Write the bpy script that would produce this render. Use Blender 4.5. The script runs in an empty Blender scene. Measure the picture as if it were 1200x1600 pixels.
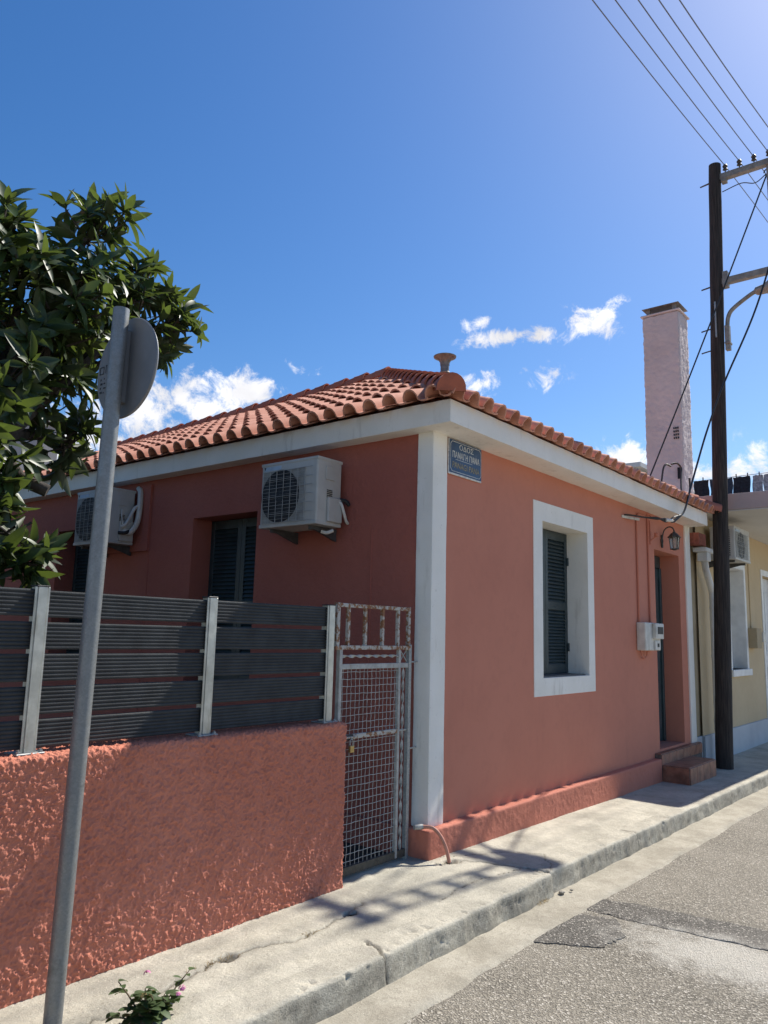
import bpy, bmesh, math, random
import numpy as np
from mathutils import Vector, Matrix, Quaternion

R = math.radians
random.seed(7)
sc = bpy.context.scene

# ------------------------------------------------------------------ camera
CAM = Vector((-4.46, -3.171, 1.5))
cam_d = bpy.data.cameras.new('camera'); cam = bpy.data.objects.new('camera', cam_d)
sc.collection.objects.link(cam); sc.camera = cam
yaw, pitch, roll = R(51.0), R(9.0), R(1.45)
fwd = Vector((math.sin(yaw)*math.cos(pitch), math.cos(yaw)*math.cos(pitch), math.sin(pitch)))
rgt = Vector((math.cos(yaw), -math.sin(yaw), 0)); upv = rgt.cross(fwd)
r2 = rgt*math.cos(roll) + upv*math.sin(roll); u2 = -rgt*math.sin(roll) + upv*math.cos(roll)
M = Matrix((r2, u2, -fwd)).transposed().to_4x4(); M.translation = CAM
cam.matrix_world = M
cam_d.sensor_fit = 'VERTICAL'; cam_d.sensor_height = 36.0
cam_d.lens = 36.0*1202/1600
cam_d.clip_start = 0.05; cam_d.clip_end = 2000

# ------------------------------------------------------------------ sun and sky
EL, DE = R(47.5), R(7.05)
SUN = Vector((math.cos(EL)*math.cos(DE), -math.cos(EL)*math.sin(DE), math.sin(EL)))
sd = bpy.data.lights.new('sun', 'SUN'); so = bpy.data.objects.new('sun', sd); sc.collection.objects.link(so)
sd.energy = 4.6; sd.angle = R(0.53); sd.color = (1.0, 0.95, 0.87)
so.rotation_euler = SUN.to_track_quat('Z', 'Y').to_euler(); so.location = (20, -3, 25)

SKY_STRENGTH = 0.093
world = bpy.data.worlds.new('World'); sc.world = world; world.use_nodes = True
wn, wl = world.node_tree.nodes, world.node_tree.links
for n in list(wn): wn.remove(n)
def W(t, **k):
    n = wn.new(t)
    for a, b in k.items(): setattr(n, a, b)
    return n
def WM(op, a, b=None, c=None, clamp=False):
    n = W('ShaderNodeMath', operation=op, use_clamp=clamp)
    for i, v in enumerate((a, b, c)):
        if v is None: continue
        if isinstance(v, (int, float)): n.inputs[i].default_value = v
        else: wl.new(v, n.inputs[i])
    return n.outputs[0]
sky = W('ShaderNodeTexSky', sky_type='NISHITA', sun_disc=False, sun_elevation=EL,
        sun_rotation=math.atan2(SUN.x, SUN.y), air_density=1.0, dust_density=0.55, ozone_density=3.0, altitude=50)
tc = W('ShaderNodeTexCoord')
DIR = tc.outputs['Generated']
# cumulus: soft lobes in the sky broken up by noise
LOBES = [((.5689,.7737,.2786),.085,.036),((.52,.8146,.2569),.085,.042),((.6132,.7304,.3008),.055,.026),((.4673,.8565,.2191),.09,.045),
         ((.8056,.5005,.3171),.032,.018),((.8051,.4631,.3707),.042,.013),((.8258,.4252,.3704),.032,.013),((.8494,.3641,.382),.036,.024),
         ((.9088,.3514,.2251),.05,.020),((.951,.2332,.2029),.042,.024),((.9408,.274,.1995),.035,.016),((.8411,.4379,.3175),.030,.020,.62),((.78,.49,.385),.022,.012,.55),((.66,.68,.325),.03,.014,.55)]
rs = random.Random(3)
for k in range(9):
    a = R(95 + k*29 + rs.uniform(-8, 8)); e = R(rs.uniform(9, 17))
    LOBES.append(((math.sin(a)*math.cos(e), math.cos(a)*math.cos(e), math.sin(e)), rs.uniform(.06, .13), rs.uniform(.025, .05)))
acc = None
for c, sx, sz, *amp_ in LOBES:
    c = Vector(c).normalized(); t = Vector((c.y, -c.x, 0)).normalized(); b = t.cross(c)
    if b.z < 0: b = -b
    dx = W('ShaderNodeVectorMath', operation='DOT_PRODUCT'); wl.new(DIR, dx.inputs[0]); dx.inputs[1].default_value = t/sx
    dz = W('ShaderNodeVectorMath', operation='DOT_PRODUCT'); wl.new(DIR, dz.inputs[0]); dz.inputs[1].default_value = b/sz
    dc = W('ShaderNodeVectorMath', operation='DOT_PRODUCT'); wl.new(DIR, dc.inputs[0]); dc.inputs[1].default_value = c
    front = WM('GREATER_THAN', dc.outputs['Value'], 0.5)
    q = WM('ADD', WM('POWER', WM('ABSOLUTE', dx.outputs['Value']), 2.0), WM('POWER', WM('ABSOLUTE', dz.outputs['Value']), 2.0))
    g = WM('MULTIPLY', WM('MULTIPLY', WM('EXPONENT', WM('MULTIPLY', q, -0.9)), front), amp_[0] if amp_ else 1.0)
    acc = g if acc is None else WM('MAXIMUM', acc, g)
nz = W('ShaderNodeTexNoise'); nz.inputs['Scale'].default_value = 30; nz.inputs['Detail'].default_value = 9
nz.inputs['Roughness'].default_value = .68; nz.inputs['Distortion'].default_value = .35
wl.new(DIR, nz.inputs['Vector'])
nz2 = W('ShaderNodeTexNoise'); nz2.inputs['Scale'].default_value = 14; nz2.inputs['Detail'].default_value = 5
wl.new(DIR, nz2.inputs['Vector'])
raw = WM('ADD', acc, WM('MULTIPLY', WM('SUBTRACT', nz.outputs[0], 0.5), 3.0))
mr = W('ShaderNodeMapRange', interpolation_type='SMOOTHSTEP'); wl.new(raw, mr.inputs[0])
mr.inputs[1].default_value = .40; mr.inputs[2].default_value = 1.05
cov = WM('MULTIPLY', mr.outputs[0], WM('MULTIPLY', WM('GREATER_THAN', acc, .02), WM('MINIMUM', WM('MULTIPLY', acc, 5.0), 1.0)))
mr2 = W('ShaderNodeMapRange'); wl.new(nz2.outputs[0], mr2.inputs[0])
mr2.inputs[1].default_value = .35; mr2.inputs[2].default_value = .65; mr2.inputs[3].default_value = 5.6; mr2.inputs[4].default_value = 8.2
cc = W('ShaderNodeCombineXYZ')
wl.new(mr2.outputs[0], cc.inputs[0]); wl.new(mr2.outputs[0], cc.inputs[1]); wl.new(WM('MULTIPLY', mr2.outputs[0], 1.04), cc.inputs[2])
hs = W('ShaderNodeHueSaturation'); hs.inputs['Saturation'].default_value = 1.31; hs.inputs['Hue'].default_value = .505; wl.new(sky.outputs[0], hs.inputs['Color'])
mx = W('ShaderNodeMix', data_type='RGBA'); wl.new(cov, mx.inputs['Factor']); wl.new(hs.outputs[0], mx.inputs['A']); wl.new(cc.outputs[0], mx.inputs['B'])
bg = W('ShaderNodeBackground'); bg.inputs['Strength'].default_value = SKY_STRENGTH
wl.new(mx.outputs['Result'], bg.inputs['Color'])
wo = W('ShaderNodeOutputWorld'); wl.new(bg.outputs[0], wo.inputs[0])

sc.view_settings.view_transform = 'Standard'; sc.view_settings.look = 'None'
sc.view_settings.exposure = 0.62; sc.view_settings.gamma = 1.0

# ------------------------------------------------------------------ noise
def _hash(i, j, k, s):
    n = (i*374761393 + j*668265263 + k*2147483647 + s*1274126177) & 0xffffffff
    n = ((n ^ (n >> 13))*1274126177) & 0xffffffff
    return ((n ^ (n >> 16)) & 0xffff)/65535.0
def vnoise(P, scale, seed=0):
    P = np.asarray(P, float)*scale; I = np.floor(P).astype(np.int64); F = P - I; F = F*F*(3 - 2*F)
    out = 0
    for a in (0, 1):
        for b in (0, 1):
            for c in (0, 1):
                w = (F[:, 0] if a else 1 - F[:, 0])*(F[:, 1] if b else 1 - F[:, 1])*(F[:, 2] if c else 1 - F[:, 2])
                out = out + w*_hash(I[:, 0] + a, I[:, 1] + b, I[:, 2] + c, seed)
    return out - .5
def fbm(P, scale, octv=3, seed=0, gain=.5):
    t, a = 0, 1.0
    for o in range(octv):
        t = t + a*vnoise(P, scale*2.03**o, seed + o*17); a *= gain
    return t

# ------------------------------------------------------------------ materials
MATS = {}
class NT:
    def __init__(s, name):
        m = bpy.data.materials.new(name); m.use_nodes = True; s.m = m; s.n = m.node_tree.nodes; s.l = m.node_tree.links
        s.b = s.n['Principled BSDF']; s.geo = s.n.new('ShaderNodeNewGeometry'); s.pos = s.geo.outputs['Position']; s.out = s.n['Material Output']
        MATS[name] = m
    def link(s, a, b):
        s.l.new(a, b)
    def setv(s, sock, v):
        if hasattr(v, 'is_output'): s.l.new(v, sock)
        else: sock.default_value = v
    def scaled(s, v, sx, sy, sz):
        n = s.n.new('ShaderNodeVectorMath'); n.operation = 'MULTIPLY'; s.l.new(v, n.inputs[0]); n.inputs[1].default_value = (sx, sy, sz); return n.outputs[0]
    def noise(s, scale, detail=4, rough=.55, vec=None, dist=0):
        n = s.n.new('ShaderNodeTexNoise'); n.inputs['Scale'].default_value = scale; n.inputs['Detail'].default_value = detail
        n.inputs['Roughness'].default_value = rough; n.inputs['Distortion'].default_value = dist
        s.l.new(vec or s.pos, n.inputs['Vector']); return n.outputs[0]
    def voro(s, scale, vec=None, feat='F1', out='Distance', rnd=1):
        n = s.n.new('ShaderNodeTexVoronoi'); n.feature = feat; n.inputs['Scale'].default_value = scale; n.inputs['Randomness'].default_value = rnd
        s.l.new(vec or s.pos, n.inputs['Vector']); return n.outputs[out]
    def ramp(s, v, a, b, lo=0., hi=1.):
        n = s.n.new('ShaderNodeMapRange'); n.interpolation_type = 'SMOOTHSTEP'; s.l.new(v, n.inputs[0])
        n.inputs[1].default_value = a; n.inputs[2].default_value = b; n.inputs[3].default_value = lo; n.inputs[4].default_value = hi; return n.outputs[0]
    def math(s, op, a, b=0., clamp=False):
        n = s.n.new('ShaderNodeMath'); n.operation = op; n.use_clamp = clamp; s.setv(n.inputs[0], a); s.setv(n.inputs[1], b); return n.outputs[0]
    def mix(s, f, a, b, blend='MIX'):
        n = s.n.new('ShaderNodeMix'); n.data_type = 'RGBA'; n.blend_type = blend
        s.setv(n.inputs['Factor'], f)
        for k, v in (('A', a), ('B', b)):
            s.setv(n.inputs[k], (*v, 1) if isinstance(v, tuple) and len(v) == 3 else v)
        return n.outputs['Result']
    def rnd(s):
        return s.n.new('ShaderNodeObjectInfo').outputs['Random']
    def attr(s, name):
        n = s.n.new('ShaderNodeAttribute'); n.attribute_name = name; return n.outputs['Fac']
    def bump(s, h, strength=.3, dist=.01, prev=None):
        n = s.n.new('ShaderNodeBump'); n.inputs['Strength'].default_value = strength; n.inputs['Distance'].default_value = dist
        s.l.new(h, n.inputs['Height'])
        if prev: s.l.new(prev, n.inputs['Normal'])
        return n.outputs[0]
    def done(s, col, rough=.8, normal=None, metal=0., spec=.4):
        s.setv(s.b.inputs['Base Color'], (*col, 1) if isinstance(col, tuple) and len(col) == 3 else col)
        s.setv(s.b.inputs['Roughness'], rough); s.setv(s.b.inputs['Metallic'], metal); s.b.inputs['Specular IOR Level'].default_value = spec
        if normal: s.l.new(normal, s.b.inputs['Normal'])
        return s.m
def simple(name, col, rough=.6, var=.2, scale=8, bump=.1, bscale=60, metal=0., spec=.4, dirt=None, dirt_amt=.0, streak=False):
    t = NT(name); n = t.noise(scale, 5)
    dark = tuple(c*(1 - var) for c in col); lite = tuple(min(1, c*(1 + var*.6)) for c in col)
    c = t.mix(t.ramp(n, .3, .7), dark, lite)
    if dirt:
        d = t.noise(scale*1.7, 6, .65, vec=t.scaled(t.pos, 1, 1, .25) if streak else None)
        c = t.mix(t.ramp(d, .52, .68, 0, dirt_amt), c, dirt)
    nb = t.bump(t.noise(bscale, 4), bump, .01) if bump else None
    return t.done(c, rough, nb, metal, spec)

def stucco(name, col, col2, bs, strength, dist, fine=90, rough=.85):
    t = NT(name)
    n1 = t.noise(1.3, 5, .6); n2 = t.noise(11, 4)
    c = t.mix(t.ramp(n1, .35, .7), col, col2)
    c = t.mix(t.ramp(n2, .45, .75, 0, .25), c, tuple(x*.8 for x in col))
    streak = t.noise(5, 5, .6, vec=t.scaled(t.pos, 1, 1, .12))
    c = t.mix(t.ramp(streak, .55, .8, 0, .22), c, tuple(x*.72 for x in col))
    b = t.bump(t.noise(bs, 5, .6), strength, dist); b = t.bump(t.noise(fine, 3), .25, .003, b)
    return t.done(c, rough, b, 0, .25)
TERRA = (.58, .228, .152)
stucco('facade_paint', TERRA, (.545, .21, .14), 14, .12, .006, 120)
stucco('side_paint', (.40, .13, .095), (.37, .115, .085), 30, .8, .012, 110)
stucco('garden_paint', (.58, .205, .13), (.62, .235, .155), 130, .7, .006, 260, .95)
stucco('plinth_paint', (.55, .20, .135), (.50, .18, .12), 26, .6, .010, 120)
def white_paint():
    t = NT('white_paint'); n = t.noise(3, 5); s = t.noise(9, 6, .65, vec=t.scaled(t.pos, 1, 1, .2))
    c = t.mix(t.ramp(n, .3, .7), (.80, .77, .69), (.86, .83, .76))
    c = t.mix(t.ramp(s, .55, .75, 0, .5), c, (.5, .46, .39)); c = t.mix(t.ramp(t.noise(30, 5, .7), .62, .70, 0, .4), c, (.45, .42, .36))
    return t.done(c, .7, t.bump(t.noise(35, 5), .3, .006), 0, .3)
white_paint()
simple('mortar', (.46, .30, .24), .9, .3, 20, .5, 60)
def tile_mat():
    t = NT('roof_tile'); r = t.rnd(); n = t.noise(9, 5); n2 = t.noise(60, 3)
    r = t.math('ADD', t.math('MULTIPLY', r, .7), t.math('MULTIPLY', t.noise(3.1, 2), .35)); c = t.mix(r, (.50, .215, .14), (.70, .365, .26))
    c = t.mix(t.ramp(n, .42, .72, 0, .45), c, (.42, .20, .14))
    c = t.mix(t.ramp(t.noise(23, 6, .7), .6, .72, 0, .55), c, (.74, .52, .42))
    return t.done(c, .85, t.bump(n2, .25, .004), 0, .2)
tile_mat()
def cap_mat():
    t = NT('cap_tile'); r = t.rnd(); n = t.noise(9, 5)
    c = t.mix(r, (.36, .11, .07), (.47, .16, .10))
    c = t.mix(t.ramp(n, .42, .72, 0, .5), c, (.22, .085, .065))
    return t.done(c, .85, t.bump(t.noise(50, 4), .3, .004), 0, .2)
cap_mat()
def concrete(name, base, dark, lite, big=2.2):
    t = NT(name)
    n1 = t.noise(big, 8, .68); n2 = t.noise(19, 7, .68); n3 = t.noise(150, 4, .7); n4 = t.noise(70, 5, .7)
    c = t.mix(t.ramp(n1, .36, .66), dark, lite)
    c = t.mix(t.ramp(n2, .44, .66, 0, .6), c, base)
    c = t.mix(t.ramp(n4, .55, .66, 0, .55), c, tuple(x*.60 for x in base))
    c = t.mix(t.ramp(n3, .54, .66, 0, .45), c, tuple(x*.50 for x in base))
    c = t.mix(t.ramp(t.noise(110, 4, .7), .56, .68, 0, .5), c, tuple(min(1, x*1.35) for x in lite))
    c = t.mix(t.ramp(t.noise(6, 7, .75, dist=.6), .56, .70, 0, .45), c, tuple(x*.55 for x in base))
    d = t.attr('dirt')
    c = t.mix(d, c, (.045, .038, .03))
    b = t.bump(n2, .45, .014); b = t.bump(n4, .7, .006, b); b = t.bump(n3, .8, .004, b)
    return t.done(c, .95, b, 0, .12)
concrete('pavement_concrete', (.45, .42, .335), (.37, .345, .28), (.57, .53, .43))
concrete('kerb_concrete', (.45, .42, .335), (.36, .335, .275), (.56, .52, .42), 3.3)
concrete('gutter_concrete', (.38, .345, .275), (.31, .28, .22), (.47, .43, .345), 3)
def asphalt(name, tone, stain):
    t = NT(name)
    cell = t.voro(115, out='Color'); dist = t.voro(115)
    sep = t.n.new('ShaderNodeSeparateColor'); t.l.new(cell, sep.inputs[0])
    v = sep.outputs[0]
    c = t.mix(t.ramp(v, .2, 1.), tuple(x*.62 for x in tone), tuple(x*1.35 for x in tone))
    c = t.mix(t.ramp(t.noise(60, 5, .7), .48, .70, 0, .6), c, tuple(x*.40 for x in tone))
    c = t.mix(t.ramp(t.noise(4.5, 7, .7, dist=.5), .55, .72, 0, .35), c, tuple(x*.55 for x in tone))
    c = t.mix(t.ramp(t.noise(1.1, 6, .6), .35, .7, 0, .5), c, tuple(min(1, x*1.3) for x in tone))
    c = t.mix(t.ramp(v, .90, .96, 0, .75), c, (.52, .48, .41))
    if stain:
        sv = t.n.new('ShaderNodeVectorMath'); sv.operation = 'DISTANCE'; t.l.new(t.scaled(t.pos, 1, .55, 0), sv.inputs[0]); sv.inputs[1].default_value = (.12, -1.06, 0)
        k = t.math('ADD', sv.outputs['Value'], t.math('MULTIPLY', t.math('SUBTRACT', t.noise(7, 7, .7), .5), .75))
        c = t.mix(t.ramp(k, .12, .44, .62, 0), c, (.55, .52, .45))
    b = t.bump(dist, .9, .008); b = t.bump(t.noise(30, 5, .65), .5, .012, b)
    return t.done(c, .9, b, 0, .25)
asphalt('asphalt', (.25, .225, .18), True)
asphalt('asphalt_patch', (.15, .138, .118), True)
simple('earth', (.36, .31, .25), .95, .35, 5, .6, 25)
simple('dark_soil', (.06, .05, .038), .95, .35, 6, .6, 25)
simple('shutter_green', (.030, .048, .052), .42, .25, 7, .12, 70, 0, .45)
simple('door_green', (.045, .075, .080), .4, .25, 7, .12, 70, 0, .45)
simple('dark_void', (.012, .013, .014), .9, .2, 8, 0)
simple('sill_stone', (.13, .12, .115), .6, .3, 20, .2, 80)
simple('step_tile', (.31, .125, .078), .45, .4, 9, .2, 50, 0, .45, (.34, .22, .16), .35)
simple('grout', (.17, .14, .12), .9, .3, 30, .3, 90)
simple('ac_white', (.50, .495, .46), .5, .1, 5, .03, 50, 0, .4, (.42, .37, .28), .4, True)
simple('ac_grille', (.42, .42, .40), .5, .12, 9, 0)
simple('coil_grey', (.33, .33, .31), .6, .2, 20, 0)
simple('ac_dark', (.016, .017, .019), .6, .3, 20, 0)
simple('fan_blade', (.022, .023, .025), .5, .3, 20, 0)
simple('black_metal', (.025, .025, .027), .5, .3, 20, .1)
simple('bracket_metal', (.07, .07, .07), .5, .3, 20, .1)
simple('pale_plastic', (.62, .60, .54), .5, .15, 9, .05, 80, 0, .4, (.30, .26, .20), .5, True)
simple('ac_blue', (.42, .52, .62), .5, .15, 9, 0)
simple('board_grey', (.043, .046, .047), .75, .25, 10, .25, 150, 0, .35)
def galv(name, base=(.40, .41, .40), dark=(.28, .29, .29)):
    t = NT(name); v = t.voro(150, out='Color'); sep = t.n.new('ShaderNodeSeparateColor'); t.l.new(v, sep.inputs[0])
    c = t.mix(sep.outputs[0], dark, base); c = t.mix(t.ramp(t.noise(11, 6, .7), .55, .7, 0, .6), c, tuple(x*.6 for x in dark))
    return t.done(c, t.ramp(t.noise(25, 4), .3, .7, .42, .62), t.bump(t.noise(90, 3), .12, .003), .55, .5)
galv('galvanised'); galv('sign_post_metal', (.25, .26, .26), (.205, .215, .215))
simple('aluminium_post', (.50, .50, .46), .38, .18, 14, .05, 60, .6, .5, (.34, .32, .26), .6, True)
simple('sign_back', (.19, .195, .20), .5, .12, 6, .03, 60, .25, .4)
simple('sign_edge', (.55, .56, .55), .4, .1, 6, 0, 60, .5, .5)
def rusty():
    t = NT('rusty_white'); n = t.noise(26, 7, .7); n2 = t.noise(4, 4)
    m = t.ramp(t.math('ADD', n, t.math('MULTIPLY', n2, .35)), .63, .72)
    c = t.mix(m, (.46, .44, .39), t.mix(t.noise(60, 4), (.16, .06, .025), (.33, .17, .08)))
    return t.done(c, .75, t.bump(n, .4, .004), 0, .3)
rusty()
simple('gate_white', (.42, .415, .38), .6, .2, 20, .15, 90, 0, .35, (.25, .16, .10), .45)
simple('brass', (.45, .33, .14), .35, .2, 30, .1, 60, .85, .5)
simple('hose_pink', (.52, .24, .17), .55, .15, 12, .05)
def enamel():
    t = NT('blue_enamel'); n = t.noise(14, 6, .7)
    c = t.mix(t.ramp(t.noise(4, 4), .3, .7), (.018, .052, .125), (.03, .085, .185))
    c = t.mix(t.ramp(n, .60, .70, 0, .6), c, (.10, .16, .23))
    return t.done(c, .45, t.bump(n, .1, .003), 0, .45)
enamel()
simple('enamel_white', (.68, .68, .65), .5, .25, 25, 0, 60, 0, .4, (.25, .27, .3), .6)
simple('enamel_yellow', (.36, .31, .19), .6, .35, 40, 0, 60, 0, .4, (.10, .14, .2), .8)
def wood():
    t = NT('pole_wood'); g = t.noise(14, 7, .65, vec=t.scaled(t.pos, 5, 5, .22)); n = t.noise(2.5, 5)
    c = t.mix(t.ramp(g, .35, .7), (.022, .019, .018), (.070, .058, .050)); c = t.mix(t.ramp(n, .4, .7, 0, .4), c, (.035, .033, .036))
    return t.done(c, .8, t.bump(g, .7, .012), 0, .25)
wood()
simple('arm_steel', (.24, .235, .215), .6, .25, 12, .15, 60, .2, .4, (.2, .12, .07), .3)
simple('wire_black', (.02, .02, .022), .5, .1, 10, 0)
simple('wire_alu', (.16, .16, .17), .45, .1, 10, 0, 60, .4)
simple('lamp_glass', (.55, .53, .47), .25, .1, 10, 0)
simple('old_iron', (.075, .07, .06), .55, .3, 30, .2, 60, .3, .4, (.16, .13, .09), .5)
def glass():
    t = NT('lantern_glass'); t.done((.55, .56, .52), .25, None, 0, .5); t.b.inputs['Transmission Weight'].default_value = .75
glass()
stucco('cream_paint', (.60, .47, .29), (.56, .43, .26), 20, .25, .008)
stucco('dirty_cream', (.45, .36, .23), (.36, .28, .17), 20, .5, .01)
stucco('grey_white', (.55, .56, .56), (.47, .48, .49), 18, .3, .008)
stucco('slab_pink', (.50, .40, .37), (.44, .35, .33), 14, .4, .01)
stucco('soffit_white', (.62, .61, .58), (.56, .55, .52), 14, .3, .01)
stucco('chimney_pink', (.56, .485, .475), (.49, .42, .41), 16, .7, .015)
stucco('far_grey', (.40, .39, .37), (.34, .33, .315), 6, .2, .01)
simple('plastic_white', (.72, .72, .70), .45, .12, 6, .03, 50, 0, .45, (.4, .38, .33), .45, True)
simple('white_joinery', (.74, .74, .72), .5, .1, 6, .05)
simple('chimney_cap', (.20, .18, .165), .7, .25, 12, .2)
simple('brick_red', (.32, .10, .07), .85, .3, 30, .3, 80)
simple('cloth_dark', (.018, .024, .034), .9, .4, 30, .3, 120)
simple('cloth_navy', (.03, .05, .075), .9, .4, 30, .3, 120)
simple('cloth_grey', (.30, .32, .36), .9, .4, 30, .3, 120)
simple('flue_metal', (.16, .16, .155), .5, .3, 20, .1, 60, .5, .5, (.15, .10, .06), .4)
simple('bark', (.055, .045, .036), .9, .35, 18, .7, 50)
def leaf(name, a, b, back, trans, rough=.38):
    t = NT(name); n = t.noise(7, 2); r = t.rnd()
    c = t.mix(t.ramp(n, .35, .65), a, b)
    c = t.mix(t.math('MULTIPLY', r, .5), c, tuple(x*1.25 for x in b))
    c = t.mix(t.geo.outputs['Backfacing'], c, back)
    t.done(c, rough, None, 0, .5)
    tr = t.n.new('ShaderNodeBsdfTranslucent'); t.l.new(t.mix(t.ramp(n, .35, .65), trans, tuple(x*.7 for x in trans)), tr.inputs[0])
    ms = t.n.new('ShaderNodeMixShader'); ms.inputs[0].default_value = .28
    t.l.new(t.b.outputs[0], ms.inputs[1]); t.l.new(tr.outputs[0], ms.inputs[2]); t.l.new(ms.outputs[0], t.out.inputs[0])
leaf('loquat_leaf', (.014, .029, .010), (.040, .072, .019), (.07, .085, .04), (.17, .24, .04), .46)
leaf('lantana_leaf', (.035, .060, .022), (.07, .11, .04), (.09, .12, .06), (.16, .24, .05), .6)
simple('flower_pink', (.60, .20, .36), .7, .3, 90, 0)
simple('flower_yellow', (.68, .50, .22), .7, .3, 90, 0)
simple('dry_straw', (.42, .31, .15), .9, .4, 50, 0)
simple('stem_brown', (.14, .10, .06), .9, .3, 40, 0)
simple('rubble', (.34, .31, .26), .95, .3, 30, .6, 90)

# ------------------------------------------------------------------ mesh helpers
COL = sc.collection
WORLD = {}
def setparent(o, parent):
    if parent is not None:
        o.parent = parent; o.matrix_parent_inverse = WORLD[parent.name].inverted()
def tag(o, label=None, cat=None, group=None, kind=None):
    if label: o['label'] = label
    if cat: o['category'] = cat
    if group: o['group'] = group
    if kind: o['kind'] = kind
    return o
def thing(name, loc, label, cat, group=None):
    o = bpy.data.objects.new(name, None); o.location = loc; o.empty_display_size = .1; COL.objects.link(o)
    WORLD[o.name] = Matrix.Translation(loc); return tag(o, label, cat, group)
def link_mesh(name, me, mat, parent=None, mw=None):
    if mat and len(me.materials) == 0: me.materials.append(MATS[mat])
    o = bpy.data.objects.new(name, me); COL.objects.link(o)
    setparent(o, parent)
    mw = mw or Matrix.Identity(4); o.matrix_basis = mw; WORLD[o.name] = mw.copy()
    return o
class MB:
    def __init__(s): s.v = []; s.f = []; s.mi = []
    def add(s, vs, fs, mi=0):
        k = len(s.v); s.v += [tuple(p) for p in vs]; s.f += [tuple(i + k for i in f) for f in fs]; s.mi += [mi]*len(fs); return s
    def box(s, x0, x1, y0, y1, z0, z1, mi=0):
        return s.add([(x0,y0,z0),(x1,y0,z0),(x1,y1,z0),(x0,y1,z0),(x0,y0,z1),(x1,y0,z1),(x1,y1,z1),(x0,y1,z1)],
                     [(0,3,2,1),(4,5,6,7),(0,1,5,4),(1,2,6,5),(2,3,7,6),(3,0,4,7)], mi)
    def obox(s, c, ax, ay, az, mi=0):
        c, ax, ay, az = map(Vector, (c, ax, ay, az))
        vs = [c + ax*i + ay*j + az*k for k in (-1, 1) for (i, j) in ((-1,-1),(1,-1),(1,1),(-1,1))]
        return s.add(vs, [(0,3,2,1),(4,5,6,7),(0,1,5,4),(1,2,6,5),(2,3,7,6),(3,0,4,7)], mi)
    def bar(s, p, q, w, d=None, up=(0,0,1), mi=0):
        p, q = Vector(p), Vector(q); t = (q - p); a = t.normalized(); u = Vector(up)
        if abs(a.dot(u)) > .98: u = Vector((0,1,0))
        b = a.cross(u).normalized(); c = b.cross(a); d = d or w
        return s.obox((p + q)/2, t/2, b*w/2, c*d/2, mi)
    def tube(s, pts, r, n=8, cap=True, mi=0):
        pts = [Vector(p) for p in pts]; m = len(pts); rr = r if isinstance(r, (list, tuple)) else [r]*m
        vs = []; u = None
        for i, p in enumerate(pts):
            t = (pts[min(i+1, m-1)] - pts[max(i-1, 0)]).normalized()
            if u is None: u = t.orthogonal().normalized()
            else: u = (u - t*u.dot(t)); u = u.normalized() if u.length > 1e-6 else t.orthogonal().normalized()
            w = t.cross(u)
            vs += [p + (u*math.cos(2*math.pi*k/n) + w*math.sin(2*math.pi*k/n))*rr[i] for k in range(n)]
        fs = [(i*n + k, i*n + (k+1) % n, (i+1)*n + (k+1) % n, (i+1)*n + k) for i in range(m-1) for k in range(n)]
        if cap: fs += [tuple(range(n-1, -1, -1)), tuple((m-1)*n + k for k in range(n))]
        return s.add(vs, fs, mi)
    def lathe(s, prof, c, n=16, axis=(0,0,1), mi=0, rot=0):
        a = Vector(axis).normalized(); u = a.orthogonal().normalized() if abs(a.z) < .99 else Vector((1,0,0)); w = a.cross(u); c = Vector(c)
        vs = [c + a*h + (u*math.cos(2*math.pi*k/n + rot) + w*math.sin(2*math.pi*k/n + rot))*r for r, h in prof for k in range(n)]
        fs = [(i*n + k, i*n + (k+1) % n, (i+1)*n + (k+1) % n, (i+1)*n + k) for i in range(len(prof)-1) for k in range(n)]
        fs += [tuple(range(n-1, -1, -1)), tuple((len(prof)-1)*n + k for k in range(n))]
        return s.add(vs, fs, mi)
    def prism(s, poly, d, mi=0):
        d = Vector(d); a = [Vector(p) for p in poly]; n = len(a)
        return s.add(a + [p + d for p in a], [tuple(range(n-1, -1, -1)), tuple(range(n, 2*n))] + [(i, (i+1) % n, n + (i+1) % n, n + i) for i in range(n)], mi)
    def mesh(s, name, mats=(), bevel=0, seg=1, smooth=False, angle=40):
        me = bpy.data.meshes.new(name); me.from_pydata(s.v, [], s.f)
        for m in mats: me.materials.append(MATS[m])
        if len(mats) > 1: me.polygons.foreach_set('material_index', s.mi)
        bm = bmesh.new(); bm.from_mesh(me)
        if bevel:
            bmesh.ops.remove_doubles(bm, verts=bm.verts, dist=1e-5)
            bmesh.ops.bevel(bm, geom=[e for e in bm.edges if len(e.link_faces) == 2 and e.calc_face_angle(0) > .5], offset=bevel, segments=seg, profile=.6, affect='EDGES', clamp_overlap=True)
        bmesh.ops.recalc_face_normals(bm, faces=bm.faces)
        bm.to_mesh(me); bm.free()
        if smooth:
            me.polygons.foreach_set('use_smooth', [True]*len(me.polygons)); me.set_sharp_from_angle(angle=R(angle))
        return me
    def build(s, name, mat, parent=None, bevel=0, seg=1, smooth=False, angle=40, org=None):
        if parent is None and org is None:
            a = np.array(s.v); org = (*((a[:, :2].min(0) + a[:, :2].max(0))/2), a[:, 2].min())
        if org is not None: s.v = [(x - org[0], y - org[1], z - org[2]) for x, y, z in s.v]
        mats = mat if isinstance(mat, (list, tuple)) else (mat,)
        me = s.mesh(name, mats, bevel, seg, smooth, angle)
        return link_mesh(name, me, None, parent, Matrix.Translation(org) if org is not None else None)
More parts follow.
